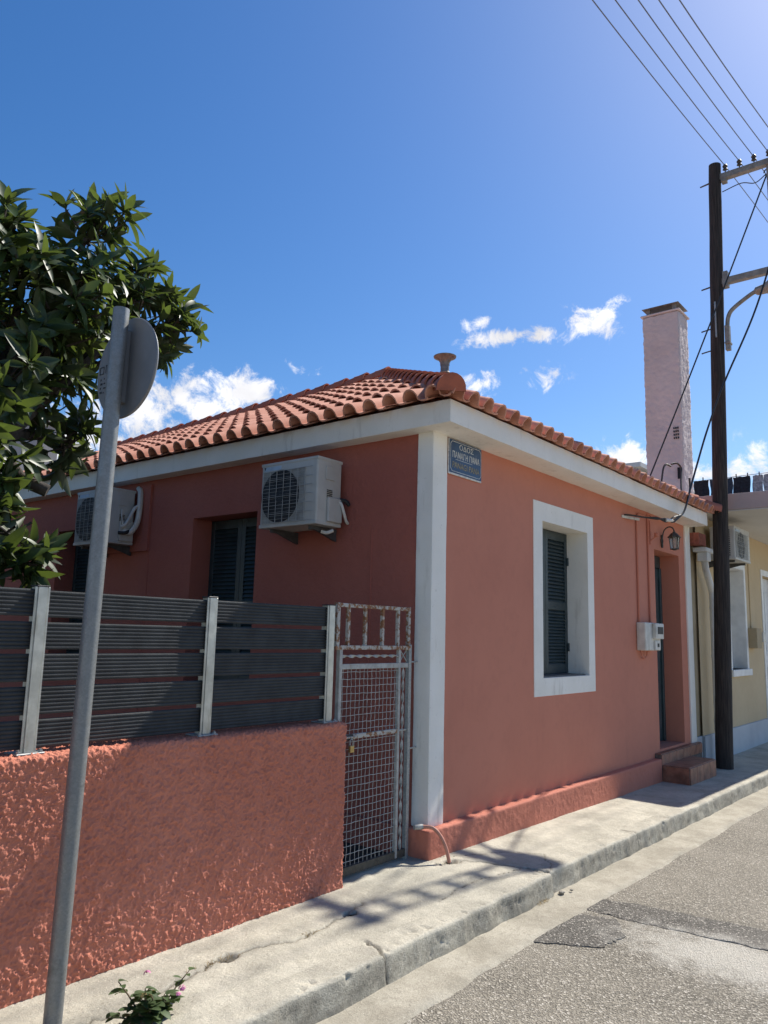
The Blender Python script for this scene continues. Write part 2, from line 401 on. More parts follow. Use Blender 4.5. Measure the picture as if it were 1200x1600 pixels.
def grid_mesh(name, P, nu, nv, mat, smooth=True, dirt=None, flip=False):
    me = bpy.data.meshes.new(name)
    i = np.arange((nu-1)*(nv-1)); a = (i//(nv-1))*nv + i % (nv-1)
    q = np.stack([a, a + nv, a + nv + 1, a + 1], 1)
    if flip: q = q[:, ::-1]
    me.from_pydata([], [], [])
    me.vertices.add(len(P)); me.vertices.foreach_set('co', np.asarray(P, np.float32).ravel())
    me.loops.add(q.size); me.loops.foreach_set('vertex_index', q.ravel().astype(np.int32))
    me.polygons.add(len(q)); me.polygons.foreach_set('loop_start', np.arange(0, q.size, 4, dtype=np.int32)); me.polygons.foreach_set('loop_total', np.full(len(q), 4, np.int32))
    me.update(); me.validate()
    if smooth: me.polygons.foreach_set('use_smooth', [True]*len(me.polygons))
    if dirt is not None:
        at = me.attributes.new('dirt', 'FLOAT', 'POINT'); at.data.foreach_set('value', np.asarray(dirt, np.float32))
    me.materials.append(MATS[mat]); return me
def interp(pts, n):
    """Catmull-Rom through pts, n samples per span"""
    P = [Vector(p) for p in pts]; P = [P[0]*2 - P[1]] + P + [P[-1]*2 - P[-2]]; out = []
    for i in range(1, len(P)-2):
        for k in range(n):
            t = k/n; a, b, c, d = P[i-1], P[i], P[i+1], P[i+2]
            out.append(.5*((2*b) + (c - a)*t + (2*a - 5*b + 4*c - d)*t*t + (3*b - a - 3*c + d)*t**3))
    return out + [P[-2]]
def sag(p, q, s, n=24):
    p, q = Vector(p), Vector(q)
    return [p.lerp(q, i/n) - Vector((0, 0, 4*s*(i/n)*(1 - i/n))) for i in range(n+1)]

# ------------------------------------------------------------------ ground, road, pavement
def zg(x):
    return -0.013*np.clip(x, 0, 8)
def polydist(X, Y, pts):
    d = np.full(X.shape, 9.0)
    for (ax, ay), (bx, by) in zip(pts[:-1], pts[1:]):
        vx, vy = bx - ax, by - ay; t = np.clip(((X - ax)*vx + (Y - ay)*vy)/(vx*vx + vy*vy), 0, 1)
        d = np.minimum(d, np.hypot(X - ax - t*vx, Y - ay - t*vy))
    return d
def jag(pts, n, amp, seed):
    r = random.Random(seed); out = []
    for p, q in zip(pts[:-1], pts[1:]):
        for k in range(n):
            t = k/n; out.append((p[0] + (q[0]-p[0])*t + r.uniform(-amp, amp), p[1] + (q[1]-p[1])*t + r.uniform(-amp, amp)))
    return out + [pts[-1]]
CRACKS = [(jag([(-2.35,-.30),(-2.06,-.24),(-1.72,-.235),(-1.52,-.32),(-1.30,-.30),(-1.07,-.26),(-.9,-.2)], 6, .018, 1), .007, .012),
          (jag([(-.02,-.09),(.12,-.17),(.22,-.21),(.30,-.40),(.33,-.62),(.40,-.8)], 5, .022, 2), .008, .014),
          (jag([(.15,-.02),(.30,-.12),(.62,-.28),(.75,-.50),(.43,-.70)], 5, .02, 3), .004, .006),
          (jag([(-1.30,-.56),(-1.36,-.68),(-1.40,-.80)], 6, .015, 4), .010, .018),
          (jag([(-2.9,-.55),(-2.72,-.33),(-2.62,-.28),(-2.5,-.36)], 6, .015, 5), .008, .012),
          (jag([(3.1,-.62),(3.12,-.80)], 4, .01, 6), .006, .010),
          (jag([(.36,-.56),(.385,-.66),(.40,-.82)], 6, .012, 14), .014, .026),
          (jag([(-.6,-.50),(-.2,-.46),(.2,-.52),(.36,-.56)], 6, .012, 15), .004, .006),
          (jag([(5.1,-.56),(5.13,-.80)], 4, .012, 7), .010, .016),
          (jag([(1.9,-.56),(1.93,-.80)], 4, .012, 8), .005, .010)]
HOLES = [(-1.08,-.27,.035,.03),(-1.9,-.235,.045,.018),(.10,-.13,.05,.02)]
def surf(x0, x1, step, prof, name, mat, amp, seed):
    """sheet swept along x over a cross profile [(y, z)], worn and cracked"""
    xs = np.arange(x0, x1 + 1e-6, step); pr = np.array(prof)
    X = np.repeat(xs, len(pr)); Y = np.tile(pr[:, 0], len(xs)); Z0 = np.tile(pr[:, 1], len(xs))
    P = np.stack([X, Y, Z0*3], 1)
    wob = .012*fbm(np.stack([X, X*0, X*0], 1), 1.7, 3, seed) + .012*fbm(np.stack([X, X*0 + 3, X*0], 1), 7, 3, seed)
    Y2 = Y + wob*np.clip((-Y - .5)/.15, 0, 1) - .028*np.clip((.385 - X)/.02, 0, 1)*np.clip((-Y - .60)/.06, 0, 1)
    Z = Z0 + zg(X) + amp*fbm(P, 2.2, 3, seed) + amp*.30*fbm(P, 14, 3, seed + 5) + amp*.32*fbm(P, 42, 2, seed + 9)
    dirt = np.zeros(len(X))
    chip = np.clip(fbm(P, 22, 3, seed + 31) - .30, 0, .5)*np.clip((-Y - .60)/.06, 0, 1)*(Z0 > -.10)
    Z -= chip*.035; Y2 += chip*.03
    face = np.clip((-Z0 - .012)/.03, 0, 1)
    dirt = np.maximum(dirt, face*np.clip(.26 + .5*fbm(P, 8, 4, seed + 61) + .35*fbm(P, 45, 3, seed + 67), .05, .6))  # mottled darkening over the whole upright kerb face
    for pts, w, d in CRACKS:
        D = polydist(X, Y, pts)
        g = np.clip(1 - D/w, 0, 1); Z -= d*g**.7; dirt = np.maximum(dirt, g**.8*.9)
        dirt = np.maximum(dirt, .22*np.clip(1 - D/(w*5), 0, 1)*(fbm(P, 30, 2, 3) > -.1))
    for hx, hy, hr, hd in HOLES:
        D = np.hypot((X - hx)*.7, Y - hy) + .02*fbm(P, 40, 2, 8)
        g = np.clip(1 - D/hr, 0, 1); Z -= hd*np.minimum(g*2, 1); dirt = np.maximum(dirt, np.minimum(g*2, 1)*.75)
    me = grid_mesh(name, np.stack([X, Y2, Z], 1), len(xs), len(pr), mat, True, dirt, flip=True)
    return me
def sweep_profile(a, b, step):
    n = max(2, int(abs(b - a)/step)); return [a + (b - a)*i/n for i in range(n + 1)]
pave_prof = [(y, 0.006*(y + .6)/.6 if y > -.6 else 0) for y in sweep_profile(.30, -.58, .011)]
kp = [(-.58, 0)] + [(y, 0) for y in sweep_profile(-.59, -.690, .011)]
for k in range(1, 9):
    a = k/8*R(80); kp.append((-.692 - .022*math.sin(a), -.020 + .020*math.cos(a)))
kp += [(-.714 - .022*k/9, -.018 - .145*k/9) for k in range(1, 10)]
near = tag(link_mesh('pavement', surf(-3.6, 3.0, .011, pave_prof, 'pavement', 'pavement_concrete', .0065, 1), None), kind='structure')
far = tag(link_mesh('pavement', surf(3.0, 14.0, .03, pave_prof[::2], 'pavement', 'pavement_concrete', .0065, 1), None), kind='structure')
back_ = tag(link_mesh('pavement', surf(-14.0, -3.6, .06, pave_prof[::3], 'pavement', 'pavement_concrete', .0065, 1), None), kind='structure')
tag(link_mesh('kerb', surf(-3.6, 3.0, .011, kp, 'kerb', 'kerb_concrete', .0065, 1), None), kind='structure')
tag(link_mesh('kerb', surf(3.0, 14.0, .03, kp, 'kerb', 'kerb_concrete', .0065, 1), None), kind='structure')
tag(link_mesh('kerb', surf(-14, -3.6, .06, kp, 'kerb', 'kerb_concrete', .0065, 1), None), kind='structure')
ROADZ = -.132
def sheet(name, xs, ys, z, mat, amp, seed, edge=0):
    X, Y = np.meshgrid(xs, ys, indexing='ij'); X, Y = X.ravel(), Y.ravel(); P = np.stack([X, Y, X*0], 1)
    Z = z + zg(X) + amp*fbm(P, 1.6, 3, seed) + amp*.5*fbm(P, 11, 3, seed + 3)
    if edge:
        k = (Y < min(ys) + 1e-4); Y = Y + k*edge*fbm(P, 3.5, 4, seed + 8); Z = Z - k*.02
    return tag(link_mesh(name, grid_mesh(name, np.stack([X, Y, Z], 1), len(xs), len(ys), mat, True, np.zeros(len(X)), flip=True), None), kind='structure')
xs_r = np.concatenate([np.arange(-40, -4, 2.), np.arange(-4, 4, .04), np.arange(4, 14, .2), np.arange(14, 61, 2.)])
sheet('road', xs_r, np.concatenate([np.arange(-7.2, -3, .3), np.arange(-3, -.69, .04)]), ROADZ - .012, 'asphalt', .006, 21)
sheet('gutter', np.concatenate([np.arange(-14, -3, .2), np.arange(-3, 5, .03), np.arange(5, 14.1, .1)]), [-1.03, -1.0, -.95, -.9, -.85, -.8, -.76, -.70], ROADZ, 'gutter_concrete', .005, 25, .045)
gp = MB(); gp.add([(-300,-300,-.36),(300,-300,-.36),(300,300,-.36),(-300,300,-.36)], [(0,1,2,3)])
tag(gp.build('ground', 'earth'), kind='structure')
yd = MB(); yd.add([(-12,.22,-.01),(.1,.22,-.01),(.1,16,-.01),(-12,16,-.01)], [(0,1,2,3)])
tag(yd.build('yard_ground', 'dark_soil'), kind='structure')
# dark repair strips in the asphalt
def patch(poly, seed, name='road_patch', mat='asphalt_patch'):
    pj = jag(poly + [poly[0]], 12, .012, seed)[:-1]
    cx = sum(p[0] for p in pj)/len(pj); cy = sum(p[1] for p in pj)/len(pj)
    m = MB(); n = len(pj); r = random.Random(seed)
    def h(x, y, dz): return (x, y, ROADZ - .009 + float(zg(np.array(x))) + dz)
    vs = [h(x, y, -.02) for x, y in pj] + [h(x, y, .001) for x, y in pj]
    vs += [h(cx + (x-cx)*.9, cy + (y-cy)*.93, .004) for x, y in pj] + [h(cx, cy, .004)]
    fs = [(i, (i+1) % n, n + (i+1) % n, n + i) for i in range(n)] + [(n + i, n + (i+1) % n, 2*n + (i+1) % n, 2*n + i) for i in range(n)] + [(2*n + i, 2*n + (i+1) % n, 3*n) for i in range(n)]
    m.add(vs, fs); o = m.build(name, mat, org=(0, 0, 0)); return tag(o, kind='structure')
patch([(-.40,-.99),(.02,-.93),(.20,-1.02),(.26,-1.22),(.02,-1.36),(-.22,-1.32)], 11)
patch([(.28,-.79),(.50,-.80),(.62,-1.2),(.72,-1.9),(.80,-3.2),(.42,-3.2),(.38,-2.0),(.30,-1.3)], 12)
# rubble in the broken kerb joint
for i, (x, y, s, lab) in enumerate([(.43,-.775,.024,'chip of broken concrete in the gutter at the kerb joint'),(.52,-.80,.014,'tiny chip in the gutter right of the kerb joint'),
        (-1.05,-.265,.026,'lump of rubble in the pavement hole by the garden wall end'),(.09,-.12,.026,'crumb of concrete by the foot of the pink hose')]):
    rr = random.Random(i); bm = bmesh.new(); bmesh.ops.create_icosphere(bm, subdivisions=1, radius=s)
    for v in bm.verts: v.co = Vector((v.co.x*rr.uniform(.8, 1.4), v.co.y*rr.uniform(.7, 1.1), v.co.z*.6))*rr.uniform(.8, 1.15)
    me = bpy.data.meshes.new('stone'); bm.to_mesh(me); bm.free()
    z = 0 if y > -.6 else ROADZ + .006
    tag(link_mesh('stone', me, 'rubble', None, Matrix.Translation((x, y, z)) @ Matrix.Rotation(i*1.3, 4, 'Z')), lab, 'stone', 'loose rubble')

# ------------------------------------------------------------------ rounded, lumpy stucco blocks
def lumpy_box(x0, x1, y0, y1, z0, z1, step, rad, amp, seed, faces, mat, name, blob=True, batter=0., hf=1.):
    lo, hi = np.array([x0, y0, z0]), np.array([x1, y1, z1]); meshes = []
    out = []
    for ax, side in faces:
        o = [i for i in range(3) if i != ax]
        us = np.linspace(lo[o[0]], hi[o[0]], max(2, int((hi[o[0]]-lo[o[0]])/step) + 1)); vs = np.linspace(lo[o[1]], hi[o[1]], max(2, int((hi[o[1]]-lo[o[1]])/step) + 1))
        U, V = np.meshgrid(us, vs, indexing='ij'); P = np.zeros((U.size, 3)); P[:, o[0]] = U.ravel(); P[:, o[1]] = V.ravel(); P[:, ax] = hi[ax] if side > 0 else lo[ax]
        inner = np.clip(P, lo + rad, hi - rad); N = P - inner; L = np.linalg.norm(N, axis=1); N /= L[:, None]; Q = inner + N*rad
        h = fbm(Q, 5, 2, seed)*.8
        b = fbm(Q, 34 if not blob else 62, 3, seed + 3, .75)
        if blob: b = np.clip(b, -.22, .6)*1.25 + 1.5*np.clip(fbm(Q, 112, 2, seed + 7, .6) - .08, 0, 1); h = h*.6
        Q = Q + N*(amp*(h + b*hf))[:, None]
        if batter: Q[:, 1] -= batter*np.clip((z1 - Q[:, 2])/(z1 - z0), 0, 1)**3*(Q[:, 1] < (y0 + y1)/2)
        out.append((Q, len(us), len(vs), (ax == 1) == (side > 0)))
    V = []; F = []; k = 0
    for Q, nu, nv, fl in out:
        i = np.arange((nu-1)*(nv-1)); a = (i//(nv-1))*nv + i % (nv-1) + k; q = np.stack([a, a + nv, a + nv + 1, a + 1], 1)
        V.append(Q); F.append(q); k += len(Q)
    me = bpy.data.meshes.new(name); me.from_pydata(np.concatenate(V).tolist(), [], np.concatenate(F).tolist())
    bm = bmesh.new(); bm.from_mesh(me); bmesh.ops.remove_doubles(bm, verts=bm.verts, dist=1e-4); bmesh.ops.recalc_face_normals(bm, faces=bm.faces); bm.to_mesh(me); bm.free()
    me.polygons.foreach_set('use_smooth', [True]*len(me.polygons))
    if hf < 1: me.set_sharp_from_angle(angle=R(30))
    me.materials.append(MATS[mat]); return me

# ------------------------------------------------------------------ the terracotta house
HX0, HX1, HY0, HY1, HZ = .08, 5.95, .06, 9.0, 3.0
house = thing('terracotta_house', (3.0, 4.5, 0), 'single storey terracotta house with white corner strips and red tiled roof', 'house')
def wall(name, mp, u0, u1, z0, z1, ops, depth, mat, skip=()):
    us = sorted({u0, u1, *[o[0] for o in ops], *[o[1] for o in ops]}); zs = sorted({z0, z1, *[o[2] for o in ops], *[o[3] for o in ops]})
    m = MB()
    for a, b in zip(us[:-1], us[1:]):
        for c, d in zip(zs[:-1], zs[1:]):
            if any(o[0] - 1e-6 <= a and b <= o[1] + 1e-6 and o[2] - 1e-6 <= c and d <= o[3] + 1e-6 for o in ops): continue
            m.add([mp(a, c, 0), mp(b, c, 0), mp(b, d, 0), mp(a, d, 0)], [(0, 1, 2, 3)])
    for i, (a, b, c, d) in enumerate(ops):
        if i in skip: continue
        for (p, q) in (((a, c), (b, c)), ((b, c), (b, d)), ((b, d), (a, d)), ((a, d), (a, c))):
            m.add([mp(*p, 0), mp(*q, 0), mp(*q, depth), mp(*p, depth)], [(0, 1, 2, 3)])
    me = bpy.data.meshes.new(name); me.from_pydata(m.v, [], m.f); me.materials.append(MATS[mat])
    return me
fm = lambda u, z, d: (u, HY0 + d, z)
sm = lambda u, z, d: (HX0 + d, u, z)
WIN = (1.81, 2.77, 1.15, 2.55); DOOR = (4.67, 5.55, .27, 2.58)
link_mesh('front_wall', wall('front_wall', fm, HX0, HX1, 0, HZ, [WIN, DOOR], .30, 'facade_paint', skip=(0,)), None, house)
SW = [(1.95, 2.86, 1.0, 2.55), (4.46, 5.37, 1.0, 2.58)]
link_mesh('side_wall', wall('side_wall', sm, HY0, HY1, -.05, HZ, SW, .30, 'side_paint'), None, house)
MB().box(HX0, HX1 + .0, HY1, HY1 + .02, 0, HZ).box(HX1 - .02, HX1, HY0 + .02, HY1, 0, HZ).build('back_wall', 'side_paint', house)
# dark room behind the shutters
MB().box(HX0 + .34, HX1 - .1, HY0 + .36, HY1 - .1, .0, 2.95).build('room', 'dark_void', house)
# plinth, in two runs on either side of the doorstep
link_mesh('plinth', lumpy_box(0, 4.50, -.02, .16, -.10, .192, .012, .012, .004, 5, [(1,-1),(2,1),(0,-1),(0,1)], 'plinth_paint', 'plinth', False), None, house)
MB().box(.02, .10, .15, 9.0, -.05, .18).build('plinth', 'side_paint', house)
# corner strips
link_mesh('corner_strip', lumpy_box(.068, .255, .040, .185, .186, 3.001, .018, .008, .0045, 41, [(0,-1),(0,1),(1,-1),(1,1),(2,-1)], 'white_paint', 'corner_strip', False, 0., .25), None, house)
MB().box(5.77, 5.965, .040, .25, .20, 3.001).build('corner_strip', 'white_paint', house, .006, 2)
# eave band
link_mesh('eave_band', lumpy_box(-.068, 5.955, -.20, 9.1, 2.998, 3.172, .045, .010, .0065, 43, [(0,-1),(0,1),(1,-1),(1,1),(2,-1),(2,1)], 'white_paint', 'eave_band', False, 0., 0.), None, house)
# window surround with white reveals
fr = MB(); a0, a1, c0, c1 = 1.64, 2.91, .995, 2.722; b0, b1, d0, d1 = WIN; yf = HY0 - .006
for quad in (((a0,c0),(a1,c0),(b1,d0),(b0,d0)), ((a1,c0),(a1,c1),(b1,d1),(b1,d0)), ((a1,c1),(a0,c1),(b0,d1),(b1,d1)), ((a0,c1),(a0,c0),(b0,d0),(b0,d1))):
    fr.add([(x, yf, z) for x, z in quad], [(0,1,2,3)])
for p, q in (((a0,c0),(a1,c0)),((a1,c0),(a1,c1)),((a1,c1),(a0,c1)),((a0,c1),(a0,c0))):
    fr.add([(p[0],yf,p[1]),(q[0],yf,q[1]),(q[0],HY0+.01,q[1]),(p[0],HY0+.01,p[1])], [(0,1,2,3)])
for p, q in (((b0,d0),(b1,d0)),((b1,d0),(b1,d1)),((b1,d1),(b0,d1)),((b0,d1),(b0,d0))):
    fr.add([(p[0],yf,p[1]),(q[0],yf,q[1]),(q[0],HY0+.30,q[1]),(p[0],HY0+.30,p[1])], [(0,1,2,3)])
fr.build('window_surround', 'white_paint', house)
MB().box(1.82, 2.76, HY0 + .03, HY0 + .30, 1.145, 1.162).build('window_sill', 'sill_stone', house)
def shutter(parent, mp, u0, u1, z0, z1, d, mat, nsl, hinge_u=None, mid=.47):
    m = MB(); st = .055
    def bx(ua, ub, za, zb, da, db):
        p, q = Vector(mp(ua, za, da)), Vector(mp(ub, zb, db))
        m.box(min(p.x,q.x), max(p.x,q.x), min(p.y,q.y), max(p.y,q.y), min(p.z,q.z), max(p.z,q.z))
    zm = z0 + (z1 - z0)*mid; g = .002
    bx(u0, u0+st, z0, z1, d, d+.036); bx(u1-st, u1, z0, z1, d, d+.036)
    for za, zb in ((z0, z0+.085), (zm-.04, zm+.04), (z1-.085, z1)): bx(u0+st, u1-st, za, zb, d+g, d+.034)
    bx(u0+st, u1-st, z0+.085, z1-.085, d+.028, d+.033)
    sh = m.build('shutter', mat, parent, .003)
    for za, zb in ((z0+.085, zm-.04), (zm+.04, z1-.085)):
        n = nsl; pit = (zb - za)/n
        for k in range(n):
            zc = za + pit*(k + .5); q = MB(); h = pit*.62
            pts = [(d+.002, zc-h), (d+.007, zc-h-.004), (d+.030, zc+h*.35), (d+.025, zc+h*.35+.006)]
            q.prism([mp(u0+st, z, dd) for dd, z in pts], Vector(mp(u1-st, 0, 0)) - Vector(mp(u0+st, 0, 0)))
            q.build('slat', mat, sh)
    if hinge_u is not None:
        for zz in (z0 + .25, z1 - .28):
            h = MB(); p = Vector(mp(hinge_u, zz, d - .012)); h.tube([p - Vector((0,0,.04)), p + Vector((0,0,.04))], .009, 8); h.build('hinge', mat, sh)
    return sh
shutter(house, fm, 2.292, 2.768, 1.165, 2.545, .215, 'shutter_green', 17, 2.758)
shutter(house, fm, 1.812, 2.288, 1.165, 2.545, .215, 'shutter_green', 17)
for a, b, c, d in SW:
    u = (a + b)/2
    shutter(house, sm, a+.004, u-.002, c+.01, d-.006, .22, 'shutter_green', 18); shutter(house, sm, u+.002, b-.004, c+.01, d-.006, .22, 'shutter_green', 18)
# door
dm = MB(); dm.box(4.672, 5.548, .31, .355, .272, 2.42).box(4.672, 5.548, .30, .35, 2.425, 2.578)
door = dm.build('door', 'door_green', house, .004)
for (a, b, c, d) in ((4.78, 5.06, .42, 1.0), (5.16, 5.44, .42, 1.0), (4.78, 5.06, 1.12, 1.75), (5.16, 5.44, 1.12, 1.75), (4.78, 5.06, 1.87, 2.30), (5.16, 5.44, 1.87, 2.30)):
    MB().box(a, b, .296, .312, c, d).build('door_panel', 'door_green', door, .012, 2)
for u0, u1 in ((4.672, 4.73), (5.49, 5.548)): MB().box(u0, u1, .285, .31, .272, 2.42).build('door_frame', 'door_green', door, .004)
MB().tube([(4.77, .29, 1.22), (4.77, .26, 1.22), (4.85, .26, 1.22)], .010, 8).build('door_handle', 'brass', door, smooth=True)
# tiled doorstep
stp = MB().box(4.50, 5.97, -.012, .36, -.14, .236).box(4.52, 5.47, -.312, -.012, -.16, .118).build('doorstep', 'grout', house)
def tiles_rect(parent, o, u, v, nu, nv, n, gap=.006, th=.008, mat='step_tile', name='tile'):
    o, u, v, n = map(Vector, (o, u, v, n)); du, dv = u/nu, v/nv
    for i in range(nu):
        for j in range(nv):
            c = o + du*(i+.5) + dv*(j+.5) + n*th/2
            MB().obox(c, du/2 - u.normalized()*gap/2, dv/2 - v.normalized()*gap/2, n*th/2).build(name, mat, parent, .0015)
tiles_rect(stp, (4.52,-.312,.118), (.95,0,0), (0,.30,0), 4, 1, (0,0,1))
tiles_rect(stp, (4.52,-.312,-.15), (.95,0,0), (0,0,.268), 4, 1, (0,-1,0))
tiles_rect(stp, (4.52,-.012,-.15), (0,-.30,0), (0,0,.268), 1, 1, (-1,0,0))
tiles_rect(stp, (4.50,-.012,.236), (1.47,0,0), (0,.33,0), 6, 1, (0,0,1))
tiles_rect(stp, (4.50,-.012,.120), (1.47,0,0), (0,0,.116), 6, 1, (0,-1,0))
# roof
S = .503; CS, SN = 1/math.sqrt(1 + S*S), S/math.sqrt(1 + S*S)
EX, EY, EZ = -.150, -.255, 3.133; AX = 2.95; AH = AX - EX; AY = EY + AH; AZ = EZ + S*AH; EX1 = 2*AX - EX; YB = 9.15
zl = EZ - .030
rf = MB()
D_ = .13; zl += S*D_
rf.add([(EX+D_,EY+D_,zl),(EX1-D_,EY+D_,zl),(EX1-D_,YB,zl),(EX+D_,YB,zl),(AX,AY,AZ-.03),(AX,YB,AZ-.16),(EX+D_,EY+D_,zl-.05),(EX1-D_,EY+D_,zl-.05),(EX1-D_,YB,zl-.05),(EX+D_,YB,zl-.05)],
       [(0,1,4),(0,4,5,3),(1,2,5,4),(2,3,5),(6,7,1,0),(7,8,2,1),(8,9,3,2),(9,6,0,3),(6,9,8,7)])
roof = rf.build('roof', 'mortar', house)
def tile_mesh():
    m = MB(); L = .43; prof = []
    def ring(y, r, dz):
        pts = []
        for k in range(8):
            a = math.pi - math.pi*k/7; pts.append((-.035 + r*math.cos(a), y, r*1.22*math.sin(a) + dz))
        pts += [(r - .035 + .02, y, dz - .006), (.085, y, dz - .008), (.118, y, dz + .004)]
        return pts
    A = ring(0, .070, .044); B = ring(L, .054, .000); n = len(A)
    def inn(P): return [(-.035 + (x + .035)*(.84 if i < 8 else 1), y, (z - .044)*.84 + .044 if i < 8 else z - .013) for i, (x, y, z) in enumerate(P)]
    I = inn(A); J = [(x, .24, z - .016) for x, y, z in I]
    vs = A + B + I + J
    fs = [(i, i+1, n+i+1, n+i) for i in range(n-1)] + [(2*n+i, 2*n+i+1, i+1, i) for i in range(n-1)] + [(3*n+i, 3*n+i+1, 2*n+i+1, 2*n+i) for i in range(n-1)]
    m.add(vs, fs); me = bpy.data.meshes.new('roof_tile'); me.from_pydata(m.v, [], m.f)
    me.polygons.foreach_set('use_smooth', [True]*len(me.polygons)); me.set_sharp_from_angle(angle=R(50)); me.materials.append(MATS['roof_tile']); return me
TM = tile_mesh(); TV = [v.co.copy() for v in TM.vertices]; TF = [tuple(p.vertices) for p in TM.polygons]
rest = MB(); cnt = 0; rt = random.Random(5)
def place_tile(pos, a, u, n, single, planes):
    global cnt
    j = Matrix.Rotation(rt.uniform(-.018, .018), 4, 'Z') @ Matrix.Rotation(rt.uniform(-.012, .012), 4, 'X')
    mw = Matrix((a, u, n)).transposed().to_4x4(); mw.translation = pos + Vector((rt.uniform(-.004,.004), rt.uniform(-.004,.004), rt.uniform(-.003,.003))); mw = mw @ j
    wv = [mw @ v for v in TV]; cut = [(co_, no_) for co_, no_ in planes if any((p - co_).dot(no_) > 0 for p in wv)]
    me = TM
    if cut:
        if any(all((p - co_).dot(no_) > -.03 for p in wv) for co_, no_ in cut): return
        bm = bmesh.new(); bm.from_mesh(TM); mi_ = mw.inverted()
        for co_, no_ in cut:
            bmesh.ops.bisect_plane(bm, geom=bm.verts[:] + bm.edges[:] + bm.faces[:], plane_co=mi_ @ co_, plane_no=(mi_.to_3x3() @ no_).normalized(), clear_outer=True)
        me = bpy.data.meshes.new('roof_tile'); bm.to_mesh(me); bm.free(); me.materials.append(MATS['roof_tile']) if not me.materials else None
        me.set_sharp_from_angle(angle=R(50))
    if single and cnt < 300:
        cnt += 1; link_mesh('roof_tile', me, None, roof, mw)
    else:
        rest.add([mw @ v.co for v in me.vertices], [tuple(p.vertices) for p in me.polygons])
PW = .197; NRR = 9; EXPO = (AH - .40)/(NRR - 1)/CS; NR = NRR
C0, C1 = Vector((EX, EY, 0)), Vector((EX1, EY, 0)); q2 = math.sqrt(.5)
PL_L = [(C0, Vector((q2, -q2, 0))), (Vector((AX, 0, 0)), Vector((1, 0, 0)))]
PL_F = [(C0, Vector((-q2, q2, 0))), (C1, Vector((q2, q2, 0)))]
PL_R = [(C1, Vector((-q2, -q2, 0))), (Vector((AX, 0, 0)), Vector((-1, 0, 0)))]
a, u, n = Vector((0,-1,0)), Vector((CS,0,SN)), Vector((-SN,0,CS))
for c in range(48):
    y = EY + .10 + c*PW
    for r in range(NR):
        h = r*EXPO*CS
        if y < EY + h - .12 or y > YB: continue
        place_tile(Vector((EX + h, y, EZ + S*h - .02*max(0, y - AY)*h/AH)), a, u, n, y < 6.75, PL_L)
a, u, n = Vector((1,0,0)), Vector((0,CS,SN)), Vector((0,-SN,CS))
for c in range(32):
    x = EX + .10 + c*PW
    for r in range(NR):
        h = r*EXPO*CS
        if x < EX + h - .12 or x > EX1 - h + .12: continue
        place_tile(Vector((x, EY + h, EZ + S*h)), a, u, n, r == 0, PL_F)
a, u, n = Vector((0,1,0)), Vector((-CS,0,SN)), Vector((SN,0,CS))
for c in range(48):
    y = EY + .10 + c*PW
    for r in range(NR):
        h = r*EXPO*CS
        if y < EY + h - .12 or y > YB: continue
        place_tile(Vector((EX1 - h, y, EZ + S*h - .02*max(0, y - AY)*h/AH)), a, u, n, False, PL_R)
ro = rest.build('roof_tile_field', 'roof_tile', roof); ro['kind'] = 'stuff'
ro.data.polygons.foreach_set('use_smooth', [True]*len(ro.data.polygons)); ro.data.set_sharp_from_angle(angle=R(50))
def cap_mesh(r0, r1, L, closed=False):
    m = MB(); K = 10
    def ring(y, r, dz): return [(r*math.cos(math.pi - math.pi*k/K), y, r*1.12*math.sin(math.pi*k/K) + dz - .01*(k in (0, K))) for k in range(K+1)]
    A, A2, B = ring(0, r0, .03), ring(.05, r0*.97, .026), ring(L, r1, 0); I = [(x*.85, y, (z-.03)*.85+.03) for x, y, z in A]; J = [(x, .2, z) for x, y, z in I]
    nn = K+1; vs = A + A2 + B + I + J
    fs = [(i, i+1, nn+i+1, nn+i) for i in range(K)] + [(nn+i, nn+i+1, 2*nn+i+1, 2*nn+i) for i in range(K)] + [(3*nn+i, 3*nn+i+1, i+1, i) for i in range(K)] + [(4*nn+i, 4*nn+i+1, 3*nn+i+1, 3*nn+i) for i in range(K)]
    if closed: fs.append(tuple(3*nn + i for i in range(nn)))
    m.add(vs, fs); me = bpy.data.meshes.new('ridge_cap'); me.from_pydata(m.v, [], m.f); me.polygons.foreach_set('use_smooth', [True]*len(me.polygons)); me.set_sharp_from_angle(angle=R(50)); me.materials.append(MATS['cap_tile']); return me
CM = cap_mesh(.100, .084, .42); CM0 = cap_mesh(.106, .088, .40, True)
def caps(p, q, lift, step=.34, end=False):
    p, q = Vector(p), Vector(q); d = (q - p).normalized(); L = (q - p).length; side = d.cross(Vector((0,0,1))).normalized(); nn = side.cross(d)
    k = 0
    while k*step < L - .1:
        mw = Matrix((side, d, nn)).transposed().to_4x4(); mw.translation = p + d*k*step + nn*lift
        link_mesh('hip_tile' if abs(d.z) > .1 else 'ridge_tile', CM0 if (end and k == 0) else CM, None, roof, mw); k += 1
caps((EX+.01, EY+.01, EZ-.02), (AX, AY, AZ), .060, .33, True)
caps((EX1+.015, EY-.015, EZ-.02), (AX, AY, AZ), .055, .33, True)
caps((AX, AY-.05, AZ), (AX, YB, AZ-.13), .075, .36)
# mortar bedding lip under the front tiles
fl = MB().tube([(2.9, 1.9, 4.0), (2.9, 1.9, 4.80)], .052, 14).lathe([(.056,-.06),(.060,-.02),(.085,.02),(.135,.042),(.14,.055),(.03,.07)], (2.9,1.9,4.78), 18).lathe([(.062,0),(.066,.01),(.062,.02)], (2.9,1.9,4.62), 14)
fl.build('flue_pipe', 'flue_metal', house, smooth=True)
